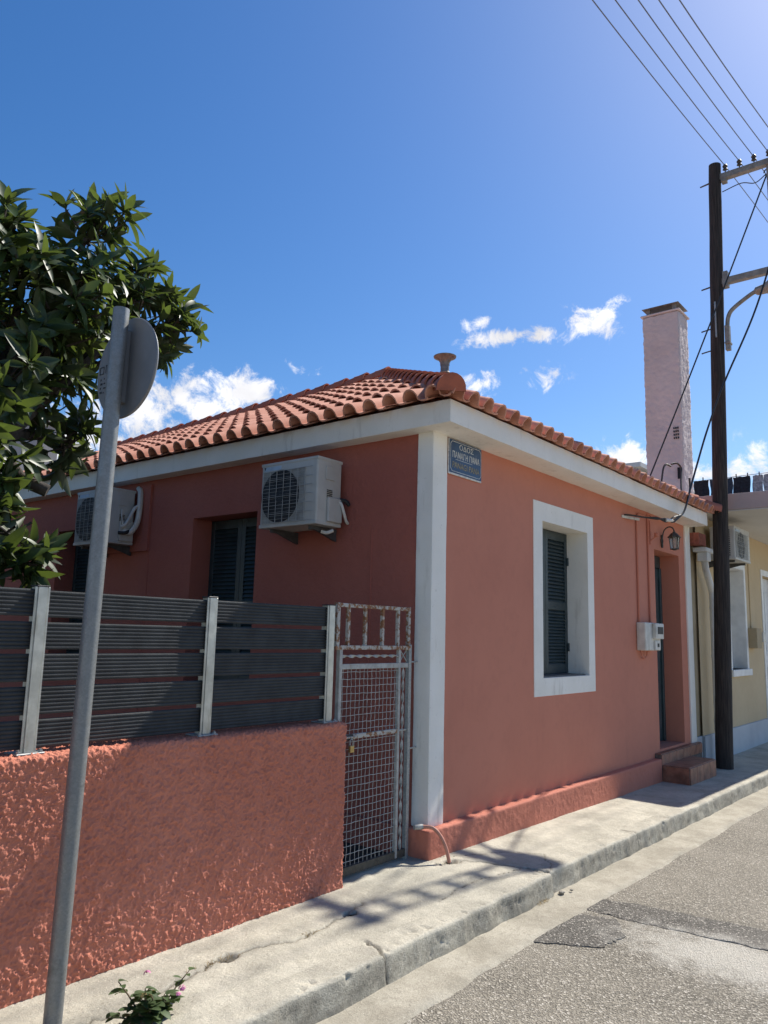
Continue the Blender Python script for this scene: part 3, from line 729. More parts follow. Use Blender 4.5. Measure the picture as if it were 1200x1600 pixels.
# conduits, painted over
for x, zt in ((4.09, 2.90), (4.44, 2.97)):
    MB().tube([(x, .045, 1.68), (x, .045, zt)] + ([(x+.04,.02,2.95)] if x > 4.2 else [(x+.05,.045,2.93),(4.38,.045,2.93)]), .012, 8).build('conduit', 'facade_paint', house, smooth=True)
MB().tube([(4.10,.045,1.40),(4.10,.03,1.34),(4.18,.03,1.30),(4.26,.03,1.33),(4.27,.03,1.40)], .008, 6).build('conduit', 'facade_paint', house, smooth=True)
MB().bar((4.52,.05,2.62),(4.52,.05,2.90),.03,.02).bar((4.52,.05,2.66),(4.52,-.06,2.74),.012).lathe([(.0,0),(.03,.01),(.03,.05),(.0,.06)],(4.52,-.03,2.70),8).build('cable_bracket', 'facade_paint', house)
MB().tube([(.078,.62,.1),(.078,.62,2.3)], .006, 6).build('conduit', 'side_paint', house)
MB().tube([(.078,3.55,.1),(.078,3.55,2.3)], .006, 6).build('conduit', 'side_paint', house)

# ------------------------------------------------------------------ street name plate
sg = thing('street_name_sign', (.51, .05, 2.72), 'worn blue enamel street name plate on the house corner below the eave', 'sign')
MB().box(.275, .745, .044, .056, 2.715, 2.992).build('rim', 'enamel_white', sg, .003)
MB().box(.282, .738, .0405, .046, 2.728, 2.987).build('plate', 'blue_enamel', sg, .002)
ln = MB()
x0, x1, z0, z1 = .293, .727, 2.741, 2.974; c = .022; w = .0035; yy = .0395
pl = [(x0+c,z0),(x1-c,z0),(x1,z0+c),(x1,z1-c),(x1-c,z1),(x0+c,z1),(x0,z1-c),(x0,z0+c)]
for p, q in zip(pl, pl[1:] + pl[:1]): ln.bar((p[0],yy,p[1]),(q[0],yy,q[1]),.0016,w,up=(0,0,1) if abs(p[0]-q[0])>1e-6 else (1,0,0))
ln.build('border_line', 'enamel_white', sg)
MB().bar((.36,yy,2.838),(.60,yy,2.838),.0016,.003).build('border_line', 'enamel_white', sg)
def lettering(txt, x, z, size, width, mat, parent, bold=.012):
    cu = bpy.data.curves.new('lettering', 'FONT'); cu.body = txt; cu.size = size; cu.extrude = .0008; cu.offset = bold*size; cu.align_x = 'CENTER'
    ob = bpy.data.objects.new('lettering', cu); COL.objects.link(ob); bpy.context.view_layer.update()
    me = bpy.data.meshes.new_from_object(ob.evaluated_get(bpy.context.evaluated_depsgraph_get())); bpy.data.objects.remove(ob)
    xs = [v.co.x for v in me.vertices]; cw = max(xs) - min(xs); k = width/cw; mx_ = (max(xs) + min(xs))/2
    for v in me.vertices: v.co = Vector(((v.co.x - mx_)*k + x, .0392 - v.co.z, z + v.co.y))
    me.materials.clear(); me.materials.append(MATS[mat]); return link_mesh('lettering', me, None, parent)
lettering('ΟΔΟΣ', .515, 2.921, .058, .20, 'enamel_white', sg, 0)
lettering('ΠΑΝΑΓΗ ΠΑΝΑ', .512, 2.850, .068, .385, 'enamel_white', sg, .006)
lettering('PANAGI PANA', .512, 2.770, .068, .385, 'enamel_yellow', sg, .006)

# ------------------------------------------------------------------ air conditioners
def ac_unit(name, label, mp, u0, u1, z0, z1, d0, d1, fan_u, pipes):
    """front face at depth d0 (towards the viewer side), u along the wall"""
    base = Vector(mp((u0+u1)/2, z0, (d0+d1)/2)); t = thing(name, base, label, 'air conditioner', 'air conditioner outdoor units')
    def bx(m, ua, ub, za, zb, da, db):
        p, q = Vector(mp(ua, za, da)), Vector(mp(ub, zb, db)); m.box(min(p.x,q.x), max(p.x,q.x), min(p.y,q.y), max(p.y,q.y), min(p.z,q.z), max(p.z,q.z)); return m
    bx(MB(), u0, u1, z0+.012, z1, d0, d1).build('casing', 'ac_white', t, .018, 3, True)
    e_ = .004 if u1 > u0 else -.004
    bx(MB(), u0-e_, u1+e_, z0, z0+.03, d0-.004, d1+.004).build('base_tray', 'ac_white', t, .006, 2)
    bx(MB(), u0-e_, u1+e_, z1-.022, z1+.004, d0-.003, d1+.003).build('lid', 'ac_white', t, .006, 2)
    h = z1 - z0; zc = z0 + h*.47; rad = h*.405; fu = fan_u; s = 1
    nd = (Vector(mp(fu, zc, d0)) - Vector(mp(fu, zc, d0 + 1))).normalized()
    c0 = Vector(mp(fu, zc, d0))
    bx(MB(), u0 + .045*(u1-u0), u0 + .80*(u1-u0), z0+.035, z1-.072, d0-.002, d0+.002).build('coil_panel', 'coil_grey', t)
    MB().lathe([(rad, 0), (rad, .003)], c0 + nd*.0025, 40, nd).build('fan_opening', 'ac_dark', t)
    fan = MB()
    eu = (Vector(mp(fu+1, zc, d0)) - c0); ez = Vector((0,0,1))
    for k in range(3):
        a0_ = k*2.094; pts = []
        for a_, r_ in ((0,.05),(.15,rad*.95),(.9,rad*.9),(.75,.05)):
            pts.append(c0 + nd*.0060 + eu*math.cos(a0_+a_)*r_ + ez*math.sin(a0_+a_)*r_)
        fan.prism(pts, nd*.002)
    fan.lathe([(.055,0),(.05,.004)], c0 + nd*.0060, 16, nd); fan.build('fan', 'fan_blade', t)
    g0, g1 = (u0 + .03*(u1-u0)/abs(u1-u0)), (u0 + .80*(u1-u0))
    gr = MB(); zt = z1 - .075; zb = z0 + .035
    n = 15
    for k in range(n+1):
        z = zb + (zt-zb)*k/n; bx(gr, g0, g1, z-.0008, z+.0008, d0-.010, d0-.008)
    for k in range(7):
        z = zb + (zt-zb)*k/6; bx(gr, g0, u0 + .93*(u1-u0), z-.0014, z+.0014, d0-.014, d0-.010)
    for k in range(7):
        uu = g0 + (g1-g0)*k/6; bx(gr, uu-.0010, uu+.0010, zb, zt, d0-.012, d0-.006)
    gr.build('grille', 'ac_grille', t)
    bx(MB(), u0 + .05*(u1-u0), u0 + .36*(u1-u0), z1-.062, z1-.030, d0-.002, d0+.002).build('badge', 'ac_blue', t)
    e = .05*(u1-u0)
    MB().prism([mp(u0+e, z1-.03, d0-.003), mp(u0+e+.022*(1 if u1>u0 else -1), z1-.03, d0-.003), mp(u0+e+.008*(1 if u1>u0 else -1), z1-.058, d0-.003)], nd*.001).build('badge_mark', 'black_metal', t)
    # side service panel
    us = u1 + (.002 if u1 > u0 else -.002); ud = .006 if u1 > u0 else -.006
    dm_ = (d0+d1)/2
    bx(MB(), us, us+ud, z1-.17, z1-.06, dm_-.05, dm_+.05).build('service_panel', 'ac_white', t, .003)
    v = MB()
    for k in range(5): bx(v, us, us+ud*.7, z0+h*.52-.014*k, z0+h*.52-.014*k+.006, dm_-.03, dm_+.03)
    v.build('vent_slots', 'ac_dark', t)
    bx(MB(), us, us+ud*4, z0+.03, z0+h*.42, dm_-.03, d1-.01).build('valve_cover', 'ac_white', t, .01, 2)
    wallD = d1 + .055
    for uu in (u0 + .16*(u1-u0), u0 + .84*(u1-u0)):
        br = MB(); bx(br, uu-.015, uu+.015, z0-.032, z0-.002, d0+.04, wallD); br.prism([mp(uu-.012, z0-.03, d0+.10), mp(uu-.012, z0-.03, wallD), mp(uu-.012, z0-.10, wallD)], Vector(mp(uu+.012,0,0)) - Vector(mp(uu-.012,0,0)))
        br.build('bracket', 'bracket_metal', t)
    for pts, r_, mt in pipes: MB().tube(interp([mp(*p) for p in pts], 6), r_, 8).build('pipe', mt, t, smooth=True)
    return t
smx = lambda u, z, d: (d, u, z)
ac_unit('air_conditioner', 'dusty white air conditioner on the side wall near the white corner strip', smx, 1.53, .895, 2.32, 2.85, -.265, .015, 1.30,
        [([(.885,2.52,-.03),(.86,2.50,-.02),(.85,2.44,0.),(.86,2.38,.04),(.87,2.36,.075)], .012, 'pale_plastic'), ([(.90,2.29,-.06),(.93,2.27,-.10),(.97,2.28,-.12)], .014, 'pale_plastic'), ([(.885,2.54,-.01),(.85,2.53,.02),(.84,2.50,.05)], .016, 'wire_black')])
ac_unit('air_conditioner', 'shaded air conditioner with looping white pipes behind the leaning sign post', smx, 4.40, 3.76, 2.33, 2.89, -.265, .015, 4.16,
        [([(3.75,2.47,-.10),(3.70,2.45,-.06),(3.68,2.55,0.),(3.68,2.72,.02),(3.70,2.88,.03),(3.78,2.93,.06)], .028, 'pale_plastic'),
         ([(3.75,2.50,-.14),(3.70,2.52,-.12),(3.69,2.60,-.08),(3.69,2.70,-.03),(3.68,2.74,.02)], .016, 'pale_plastic'), ([(3.745,2.68,-.14),(3.72,2.60,-.15),(3.72,2.52,-.13)], .008, 'pale_plastic'),
         ([(3.745,2.44,-.16),(3.70,2.44,-.12),(3.70,2.46,-.07)], .018, 'wire_black')])
MB().box(.05, .078, 3.55, 4.45, 2.27, 2.95).build('backing_board', 'side_paint', house)

# ------------------------------------------------------------------ garden wall and board fence
gw_me = lumpy_box(-3.7, -.792, .045, .245, -.04, .958, .0042, .022, .0092, 9, [(1,-1),(2,1),(0,1)], 'garden_paint', 'garden_wall', True, .012)
gw_me.transform(Matrix.Translation((2.24, -.13, 0)))
tag(link_mesh('garden_wall', gw_me, None, None, Matrix.Translation((-2.24, .13, 0))), 'low rough stucco terracotta garden wall beneath the grey board fence', 'wall')
gw2 = MB().box(-14, -3.7, .03, .235, -.04, .955); tag(gw2.build('garden_wall', 'garden_paint', bevel=.02, seg=2), 'smooth run of the terracotta garden wall beyond the left frame edge', 'wall')
fence = thing('board_fence', (-2.3, .12, .96), 'dark grey ribbed board fence on metal posts on top of the garden wall', 'fence')
FY = .125
def board_mesh(L):
    m = MB(); H = .118; pr = []; nR = 7
    for k in range(nR):
        p0 = H*k/nR; q_ = H/nR
        pr += [(.0045, p0), (.0008, p0 + q_*.22), (0., p0 + q_*.5), (.0012, p0 + q_*.76), (.0045, p0 + q_*.90)]
    pr += [(.0045, H), (.022, H), (.022, 0)]
    m.prism([(0, y, z) for y, z in pr], (L, 0, 0)); return m.mesh('board', ('board_grey',))
PXS = [-3.70, -2.77, -1.84, -.915]
for i in range(3):
    xa, xb = PXS[i] + .014, PXS[i+1] - .014; bmesh_ = board_mesh(xb - xa)
    for k in range(5):
        link_mesh('board', bmesh_, None, fence, Matrix.Translation((xa, FY - .011 + random.uniform(-.002,.002), .982 + k*.1385 + random.uniform(-.0015,.0015))) @ Matrix.Rotation(random.uniform(-.0012,.0012), 4, 'Y'))
def post_mesh():
    m = MB(); w = .034; d = .030; h = .698
    # H section: two flanged channels around a box core
    m.box(-w*.62, w*.62, -d-.003, d, 0, h).box(-w, -w*.70, -d+.002, -d+.008, 0, h).box(w*.70, w, -d+.002, -d+.008, 0, h).box(-w*.6, w*.6, d-.002, d+.003, 0, h)
    m.box(-w*.70, -w*.62, -d+.002, -d+.012, 0, h-.002).box(w*.62, w*.70, -d+.002, -d+.012, 0, h-.002)
    return m.mesh('post', ('aluminium_post',), .0015)
PM = post_mesh()
for x in PXS:
    po = link_mesh('post', PM, None, fence, Matrix.Translation((x, FY, .968)))
    MB().box(x-.030, x+.030, FY-.034, FY+.030, 1.666, 1.672).build('post_cap', 'black_metal', po, .002)
    MB().box(x-.062, x+.062, FY-.055, FY+.055, .960, .968).build('base_plate', 'galvanised', po, .002)
    for sx in (-1, 1): MB().lathe([(.010,0),(.010,.008),(.004,.008),(.004,.014)], (x+sx*.048, FY-.040, .968), 6).build('bolt', 'galvanised', po)

# ------------------------------------------------------------------ gate
gate = thing('mesh_gate', (-.42, .12, .02), 'rusty white metal gate with wire mesh between garden wall and house', 'gate')
GY = .135
MB().box(-.835,-.805,GY-.015,GY+.015,1.40,1.69).box(-.085,-.06,GY-.013,GY+.013,1.40,1.69).box(-.805,-.085,GY-.014,GY+.014,1.663,1.688).box(-.845,-.06,GY-.018,GY+.016,1.395,1.422).build('transom_frame', 'rusty_white', gate, .002)
for x in (-.715, -.545, -.365, -.195): MB().box(x-.011, x+.011, GY-.012, GY+.012, 1.421, 1.664).build('transom_bar', 'rusty_white', gate, .002)
MB().box(-.80,-.772,GY-.015,GY+.015,.03,1.405).build('gate_stile', 'gate_white', gate, .002)
MB().box(-.188,-.164,GY-.013,GY+.013,.03,1.395).build('gate_stile', 'gate_white', gate, .002)
MB().box(-.076,-.046,GY-.016,GY+.016,.0,1.43).build('gate_jamb', 'galvanised', gate, .002)
for za, zb, x1_, mt in ((1.272,1.305,-.076,'gate_white'),(.838,.866,-.188,'rusty_white'),(.025,.075,-.076,'old_iron')):
    MB().box(-.772, x1_, GY-.012, GY+.012, za, zb).build('gate_rail', mt, gate, .002)
MB().box(-.164,-.076,GY-.006,GY+.006,.845,.858).build('gate_rail', 'gate_white', gate, .002)
def twist(p, q, r, turns, name='twisted_bar'):
    p, q = Vector(p), Vector(q); d = (q-p); L = d.length; t = d.normalized(); u = t.orthogonal().normalized(); w = t.cross(u); m = MB(); n = int(turns*10); vs = []; fs = []
    for i in range(n+1):
        a = 2*math.pi*turns*i/n*.5; c_ = p + d*i/n; e1 = u*math.cos(a) + w*math.sin(a); e2 = t.cross(e1)
        vs += [c_ + e1*r + e2*r*.25, c_ - e1*r + e2*r*.25, c_ - e1*r - e2*r*.25, c_ + e1*r - e2*r*.25]
    fs = [(4*i+k, 4*i+(k+1) % 4, 4*i+4+(k+1) % 4, 4*i+4+k) for i in range(n) for k in range(4)] + [(3,2,1,0),(4*n,4*n+1,4*n+2,4*n+3)]
    m.add(vs, fs); return m.build(name, 'gate_white', gate, smooth=True, angle=60)
twist((-.772,GY,1.352),(-.188,GY,1.352), .010, 7)
twist((-.122,GY,.075),(-.122,GY,1.272), .010, 15)
MB().bar((-.164,GY,1.395),(-.078,GY,1.305),.006).build('cross_brace', 'gate_white', gate)
MB().bar((-.164,GY+.007,1.305),(-.078,GY+.007,1.395),.006).build('cross_brace', 'gate_white', gate)
rg = random.Random(4)
def wire(p, q, ax):
    n = 16; p, q = Vector(p), Vector(q); pts = []
    for i in range(n+1):
        c_ = p.lerp(q, i/n); j = rg.uniform(-.0022, .0022); c_[ax] += j; c_.y += (.0012 if i % 2 else -.0012); pts.append(c_)
    MB().tube(pts, .0021, 5, False).build('mesh_wire', 'gate_white', gate, smooth=True)
for k in range(14):
    x = -.772 + .584*(k+.6)/14.3
    for za, zb in ((.866,1.272),(.075,.838)): wire((x,GY,za),(x + rg.uniform(-.004,.004),GY,zb), 0)
for za, zb, nn in ((.866,1.272,9),(.075,.838,17)):
    for k in range(nn):
        z = za + (zb-za)*(k+.6)/nn; wire((-.772,GY,z),(-.188,GY,z + rg.uniform(-.003,.003)), 2)
MB().tube([(-.046,GY,1.31),(-.01,GY,1.31),(.06,.15,1.31)], .006, 6).tube([(-.046,GY,.72),(.06,.15,.72)], .006, 6).build('hinge', 'gate_white', gate)
MB().box(-.745,-.655,GY-.022,GY-.013,.835,.868).build('bolt_plate', 'black_metal', gate, .002)
MB().tube([(-.76,GY-.024,.852),(-.62,GY-.024,.852)], .006, 8).build('bolt_bar', 'rusty_white', gate)
pk = thing('padlock', (-.678, GY-.028, .755), 'small brass padlock hanging on the gate bolt', 'padlock')
MB().box(-.698,-.660,GY-.038,GY-.020,.760,.802).build('lock_body', 'brass', pk, .004, 2)
MB().tube([(-.692,GY-.029,.80),(-.692,GY-.029,.828),(-.686,GY-.029,.840),(-.679,GY-.029,.844),(-.672,GY-.029,.840),(-.666,GY-.029,.828),(-.666,GY-.029,.80)], .0035, 8).build('shackle', 'galvanised', pk, smooth=True)
# drain hose at the corner
tag(MB().tube(interp([(-.02,.02,.222),(.02,-.035,.215),(.045,-.08,.17),(.062,-.118,.09),(.066,-.142,.006)], 8), .0125, 10).build('drain_hose', 'hose_pink', smooth=True), 'bent pink drain hose curving over the plinth corner onto the pavement', 'hose')
tag(MB().tube([(-.075,.05,.222),(-.02,.022,.222)], .017, 10).build('pipe_stub', 'gate_white', smooth=True), 'short white pipe stub feeding the drain hose at the house corner', 'pipe')

# ------------------------------------------------------------------ traffic sign seen from behind
spb = Vector((-2.748, -.235, -.02)); spt = Vector((-2.722, -.262, 2.87))
sp = thing('traffic_sign', spb, 'round traffic sign seen from behind on a leaning galvanised post', 'traffic sign')
MB().tube([spb.lerp(spt, k/10) for k in range(11)], .0345, 20).build('post', 'sign_post_metal', sp, smooth=True)
dc = Vector((-2.658, -.236, 2.625)); dn = Vector((1, .0, 0)).normalized()
MB().lathe([(.224,-.006),(.228,0),(.224,.006)], dc, 64, dn, 0).build('disc', 'sign_back', sp, smooth=True)
MB().lathe([(.222,.0065),(.222,.0085)], dc, 64, dn, 0).build('disc_face', 'sign_edge', sp)
MB().box(-2.695,-2.662,dc.y-.022,dc.y+.022,2.46,2.79).build('clamp', 'sign_back', sp, .003)
mk = MB(); xb = dc.x - .0075
def mark(y0, y1, z0, z1): mk.box(xb, xb + .0012, min(y0,y1), max(y0,y1), z0, z1)
by = -.034
for (y0, y1, z0, z1) in ((.0,.004,.0,.036),(-.030,-.026,.0,.036),(-.026,.0,.032,.036),(-.026,.0,.0,.004),(-.046,-.042,.002,.040),(-.060,-.046,.036,.040)):
    mark(by + y0, by + y1, 2.63 + z0, 2.63 + z1)
for k in range(4): mark(by - .008, by - .014 - .010*(k % 2), 2.60 - .020*k, 2.609 - .020*k); mark(by - .034, by - .040 - .006*(k % 3), 2.604 - .022*k, 2.610 - .022*k)
mk.build('printed_mark', 'black_metal', sp)

# ------------------------------------------------------------------ utility pole
pb, pt = Vector((6.17, -.22, -.14)), Vector((6.15, -.437, 8.16))
up = thing('utility_pole', pb, 'dark creosoted wooden utility pole with crossarms and street lamp on the pavement', 'utility pole')
rp = random.Random(9); pts = [pb.lerp(pt, k/24) + Vector((rp.uniform(-.0018,.0018), rp.uniform(-.0018,.0018), 0)) for k in range(25)]
MB().tube(pts, [.107 - .026*k/24 + rp.uniform(-.001,.001) for k in range(25)], 20).build('pole', 'pole_wood', up, smooth=True, angle=50)
def onpole(z): return pb.lerp(pt, (z - pb.z)/(pt.z - pb.z))
PX = 6.16
for z in (7.948, 6.40):
    c_ = onpole(z)
    MB().bar((PX, c_.y - .06, z), (PX, -1.37, z), .088, .088, up=(0,0,1)).build('crossarm', 'arm_steel', up, .008, 2)
    MB().box(PX-.05, PX+.05, c_.y-.155, c_.y-.085, z-.09, z+(.135 if z < 7 else .02)).build('arm_bracket', 'arm_steel', up, .004)
    MB().tube([(PX, c_.y, z-.02), (PX, c_.y+.205, z-.045)], [.014, .010], 8).build('through_bolt', 'old_iron', up)
for y in (-.572, -.758, -.945, -1.131, -1.317):
    MB().lathe([(.008,0),(.008,.05),(.035,.06),(.022,.085),(.036,.11),(.018,.14)], (PX, y, 7.99), 12).build('insulator', 'old_iron', up, smooth=True)
for y in (-1.11, -1.30):
    MB().bar((PX, y, 6.44), (PX, y, 7.90), .045, .03, up=(0,1,0)).build('arm_brace', 'arm_steel', up)
for k, z in enumerate((6.80, 7.09, 7.38, 7.67)):
    MB().tube([(PX, -1.32, z), (PX, -1.10, z)], .025, 8).lathe([(.045,0),(.03,.05),(.045,.10)], (PX,-1.25,z), 10, (0,1,0)).build('spool_insulator', 'enamel_white', up, smooth=True)
for z in (5.76, 5.45):
    c_ = onpole(z); MB().tube([(c_.x, c_.y+.08, z), (c_.x-.02, c_.y+.175, z-.02), (c_.x-.02, c_.y+.205, z-.025)], .010, 8).build('step_bolt', 'old_iron', up)
c_ = onpole(5.74)
MB().tube(interp([(PX, c_.y-.13, 5.48), (PX, c_.y-.13, 5.74), (PX, c_.y-.15, 5.89), (PX, c_.y-.22, 5.99), (PX, -.82, 6.13), (PX, -.94, 6.17)], 6), .028, 10).build('lamp_arm', 'arm_steel', up, smooth=True)
MB().box(PX-.04, PX+.04, c_.y-.16, c_.y-.10, 5.41, 5.76).box(PX-.06, PX+.06, c_.y-.17, c_.y-.10, 5.49, 5.52).build('lamp_bracket', 'arm_steel', up, .004)
lh = MB(); A = Vector((PX, -.86, 6.15)); ax_ = Vector((0, -1, .10)).normalized()
lh.lathe([(.03,0),(.07,.03),(.085,.14),(.125,.20),(.13,.42),(.10,.52),(.03,.56)], A, 14, ax_)
lh.v = [(x, y, 6.15 + (z - 6.15)*.75) for x, y, z in lh.v]; lh.build('lamp_head', 'arm_steel', up, smooth=True)
lg = MB(); lg.lathe([(.11,0),(.10,.06),(.05,.10)], A + ax_*.32 + Vector((0,0,-.03)), 14, (0,-.1,-1)); lg.build('lamp_bowl', 'lamp_glass', up, smooth=True)
MB().box(c_.x-.106, c_.x-.098, c_.y-.02, c_.y+.0, 5.59, 6.10).build('cable_guard', 'galvanised', up)
MB().tube(interp([(PX,-.52,7.73),(PX,-.77,7.77),(PX,-.945,7.71),(PX,-1.09,7.79)], 6), .007, 6).build('tie_wire', 'wire_black', up, smooth=True)
MB().tube([(PX,-1.11 + .05*math.cos(k*.7), 7.81 + .05*math.sin(k*.7)) for k in range(9)], .009, 6).build('tie_wire', 'wire_black', up, smooth=True)

# ------------------------------------------------------------------ wires
wn_ = ['overhead wire nearest the pole, leftmost of the five', 'second overhead wire from the left of the five', 'middle overhead wire of the five crossing the blue sky', 'fourth overhead wire from the left, near the upper right', 'rightmost of the five overhead wires near the sun glow']
WY = [(-.572,8.11,1.655,7.438),(-.758,8.11,1.747,7.401),(-.945,8.10,1.827,7.356),(-1.131,8.09,1.828,7.253),(-1.317,8.08,1.807,7.134)]
for (y, z, xm, zm), lab in zip(WY, wn_):
    # parabola through the insulator and a point measured on the span, next pole 38 m away
    xq = -32.0; sl = (z - zm)/(6.16 - xm)
    pts = []
    for k in range(41):
        x = 6.16 + (xq - 6.16)*k/40; d_ = 6.16 - x; cq = sl/38.16
        pts.append((x, y, z - sl*1.11*d_ + cq*1.11*d_*d_))
    fpts = [(6.16 + 34*k/20, y, z + sl*.9*34*k/20 - sl*.9/34*(34*k/20)**2) for k in range(1, 21)]
    tag(MB().tube(list(reversed(pts)) + fpts, .0058, 6).build('overhead_wire', 'wire_alu', smooth=True), lab, 'wire', 'overhead wires')
tag(MB().tube(sag((6.16,-1.09,7.77),(5.72,.50,3.60),.04), .010, 6).build('service_cable', 'wire_black', smooth=True), 'dark service cable passing behind the pole down to the roof', 'cable', 'service cables')
cb = interp([(6.14,-1.27,7.1),(5.70,-.98,5.75),(5.45,-.62,4.75),(5.35,-.42,4.15),(5.15,-.32,3.62),(4.92,-.30,3.28),(4.70,-.30,3.02),(4.55,-.26,2.90)], 8)
tag(MB().tube(cb, .012, 6).build('service_cable', 'wire_black', smooth=True), 'slack black cable crossing in front of the pole to the eave', 'cable', 'service cables')
bd = thing('cable_bundle', (4.2,-.15,2.85), 'tangled black cable splice running under the front eave', 'cable')
for k, off in enumerate((0, .03, -.025)):
    MB().tube(interp([(4.62,-.28,2.96),(4.45,-.25,2.88+off),(4.30,-.22,2.86-off*.6),(4.15,-.17,2.865+off*.3),(4.0,-.10,2.86),(3.78,-.02,2.862),(3.70,.03,2.862)], 6), .009, 6).build('cable', 'wire_black', bd, smooth=True)
MB().tube([(4.42,-.245,2.87),(4.28,-.22,2.86)], .02, 8).build('splice', 'pale_plastic', bd, smooth=True)
MB().bar((3.68,.06,2.845),(3.98,-.02,2.842),.03,.03).build('insulator_bar', 'pale_plastic', bd, .006, 2)

# mast hooks on the roof edge
mh = thing('cable_mast', (5.85,.25,3.3), 'thin double hooked cable mast rising beside the roof end', 'mast')
MB().tube(interp([(5.90,.42,3.30),(5.98,.40,3.62),(6.05,.385,3.86),(6.10,.36,3.92),(6.16,.32,3.90)], 6), .013, 8).build('hook', 'old_iron', mh, smooth=True)
MB().tube(interp([(5.75,.05,3.28),(5.88,.10,3.52),(6.02,.14,3.74),(6.06,.15,3.84),(6.02,.19,3.90),(5.94,.24,3.88)], 6), .013, 8).build('hook', 'old_iron', mh, smooth=True)

# ------------------------------------------------------------------ meter box and lantern
mt = thing('electricity_meter', (4.28,-.05,1.38), 'weathered white electricity meter box on the wall beside the door', 'meter box')
MB().box(4.03,4.50,-.045,.058,1.39,1.70).build('box', 'pale_plastic', mt, .014, 3, True)
MB().box(4.24,4.505,-.085,-.044,1.52,1.695).build('meter_housing', 'pale_plastic', mt, .012, 2, True)
MB().box(4.30,4.47,-.089,-.084,1.575,1.655).build('window', 'ac_dark', mt, .003)
MB().box(4.28,4.44,-.065,-.044,1.395,1.50).build('breaker_cover', 'pale_plastic', mt, .008, 2)
MB().box(4.34,4.39,-.069,-.064,1.43,1.47).build('switch', 'ac_dark', mt)
lt = thing('wall_lantern', (4.85,.05,2.5), 'old iron wall lantern with glass panes above the door recess', 'lamp')
LX, LY, LZ = 4.92, -.10, 2.66; K_ = .68
MB().lathe([(.0,0),(.034,.004),(.036,.012),(.02,.02)], (LX,.058,2.70), 12, (0,-1,0)).box(LX-.016,LX+.016,.038,.058,2.62,2.78).build('back_plate', 'old_iron', lt, .004)
MB().tube(interp([(LX,.045,2.74),(LX,.02,2.83),(LX,-.03,2.87),(LX,-.08,2.86),(LX,-.10,2.82)], 6), .008, 8).build('arm', 'old_iron', lt, smooth=True)
MB().lathe([(r_*K_, h_*K_) for r_, h_ in [(.112,.11),(.118,.12),(.085,.155),(.05,.195),(.028,.20),(.03,.215),(.012,.225),(.014,.245),(.004,.26)]], (LX,LY,LZ), 6).build('roof', 'old_iron', lt)
MB().lathe([(.065*K_,-.09*K_),(.088*K_,.11*K_)], (LX,LY,LZ), 6).build('glass', 'lantern_glass', lt)
cg = MB()
for k in range(6):
    a_ = k*math.pi/3; cg.bar((LX+.068*K_*math.cos(a_),LY+.068*K_*math.sin(a_),LZ-.09*K_),(LX+.092*K_*math.cos(a_),LY+.092*K_*math.sin(a_),LZ+.112*K_),.006)
cg.lathe([(.074*K_,-.10*K_),(.078*K_,-.092*K_),(.074*K_,-.084*K_)], (LX,LY,LZ), 6).lathe([(.02*K_,-.115*K_),(.05*K_,-.10*K_)], (LX,LY,LZ), 6); cg.build('cage', 'old_iron', lt)

# ------------------------------------------------------------------ neighbour house
NY = .10; nm = lambda u, z, d: (u, NY + d, z)
nb = thing('cream_house', (10, 3, -.1), 'cream neighbouring house with grey plinth and projecting pink slab', 'house')
NW = (7.93, 8.78, 1.10, 2.66); ND = (10.0, 10.95, .0, 2.66)
link_mesh('front_wall', wall('front_wall', nm, 6.40, 15.0, -.15, 3.30, [NW, ND], .28, 'cream_paint'), None, nb)
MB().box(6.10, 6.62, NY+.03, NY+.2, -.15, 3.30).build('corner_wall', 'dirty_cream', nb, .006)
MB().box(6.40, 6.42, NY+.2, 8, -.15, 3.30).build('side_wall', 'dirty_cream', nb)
MB().box(6.405, 9.98, NY-.03, NY+.02, -.25, .27).box(10.97, 15, NY-.03, NY+.02, -.25, .27).build('plinth', 'grey_white', nb, .008, 2)
MB().box(6.12, 6.398, NY+.005, NY+.04, -.25, .27).build('plinth', 'grey_white', nb, .006)
MB().box(5.972, 6.10, NY+.045, NY+.5, -.15, 3.0).build('gap_shade_box', 'bark', nb)  # dark box standing in for the shade between the two houses
sl_ = MB().box(6.40, 15, -1.02, 8, 3.265, 3.485); sl_.build('slab', 'slab_pink', nb, .012, 2)
MB().box(6.41, 14.9, -1.0, NY+.05, 3.25, 3.262).build('slab_soffit', 'soffit_white', nb)
wf = MB(); a0, a1, c0, c1 = 7.84, 8.87, 1.07, 2.75
for (x0, x1, z0, z1) in ((a0, NW[0], 1.10, c1), (NW[1], a1, 1.10, c1), (NW[0], NW[1], NW[3], c1)): wf.box(x0, x1, NY-.012, NY+.01, z0, z1)
wf.box(NW[1]-.012, NW[1]-.002, NY-.010, NY+.26, NW[2], NW[3]).box(NW[0], NW[1], NY-.010, NY+.26, NW[3]-.012, NW[3]-.002)
wf.build('window_surround', 'white_joinery', nb)
MB().box(7.82, 8.90, NY-.05, NY+.26, 1.0, 1.10).build('window_sill', 'white_joinery', nb, .006)
for u0, u1 in ((NW[0]+.004, 8.352), (8.358, NW[1]-.016)): shutter(nb, nm, u0, u1, 1.105, 2.645, .20, 'white_joinery', 15)
dd = MB().box(10.0, 10.95, NY+.10, NY+.15, .0, 2.65).build('door', 'white_joinery', nb, .004)
for (a, b, c, d) in ((10.12,10.42,.25,1.1),(10.53,10.83,.25,1.1),(10.12,10.42,1.3,2.4),(10.53,10.83,1.3,2.4)): MB().box(a, b, NY+.09, NY+.102, c, d).build('door_panel', 'white_joinery', dd, .01)
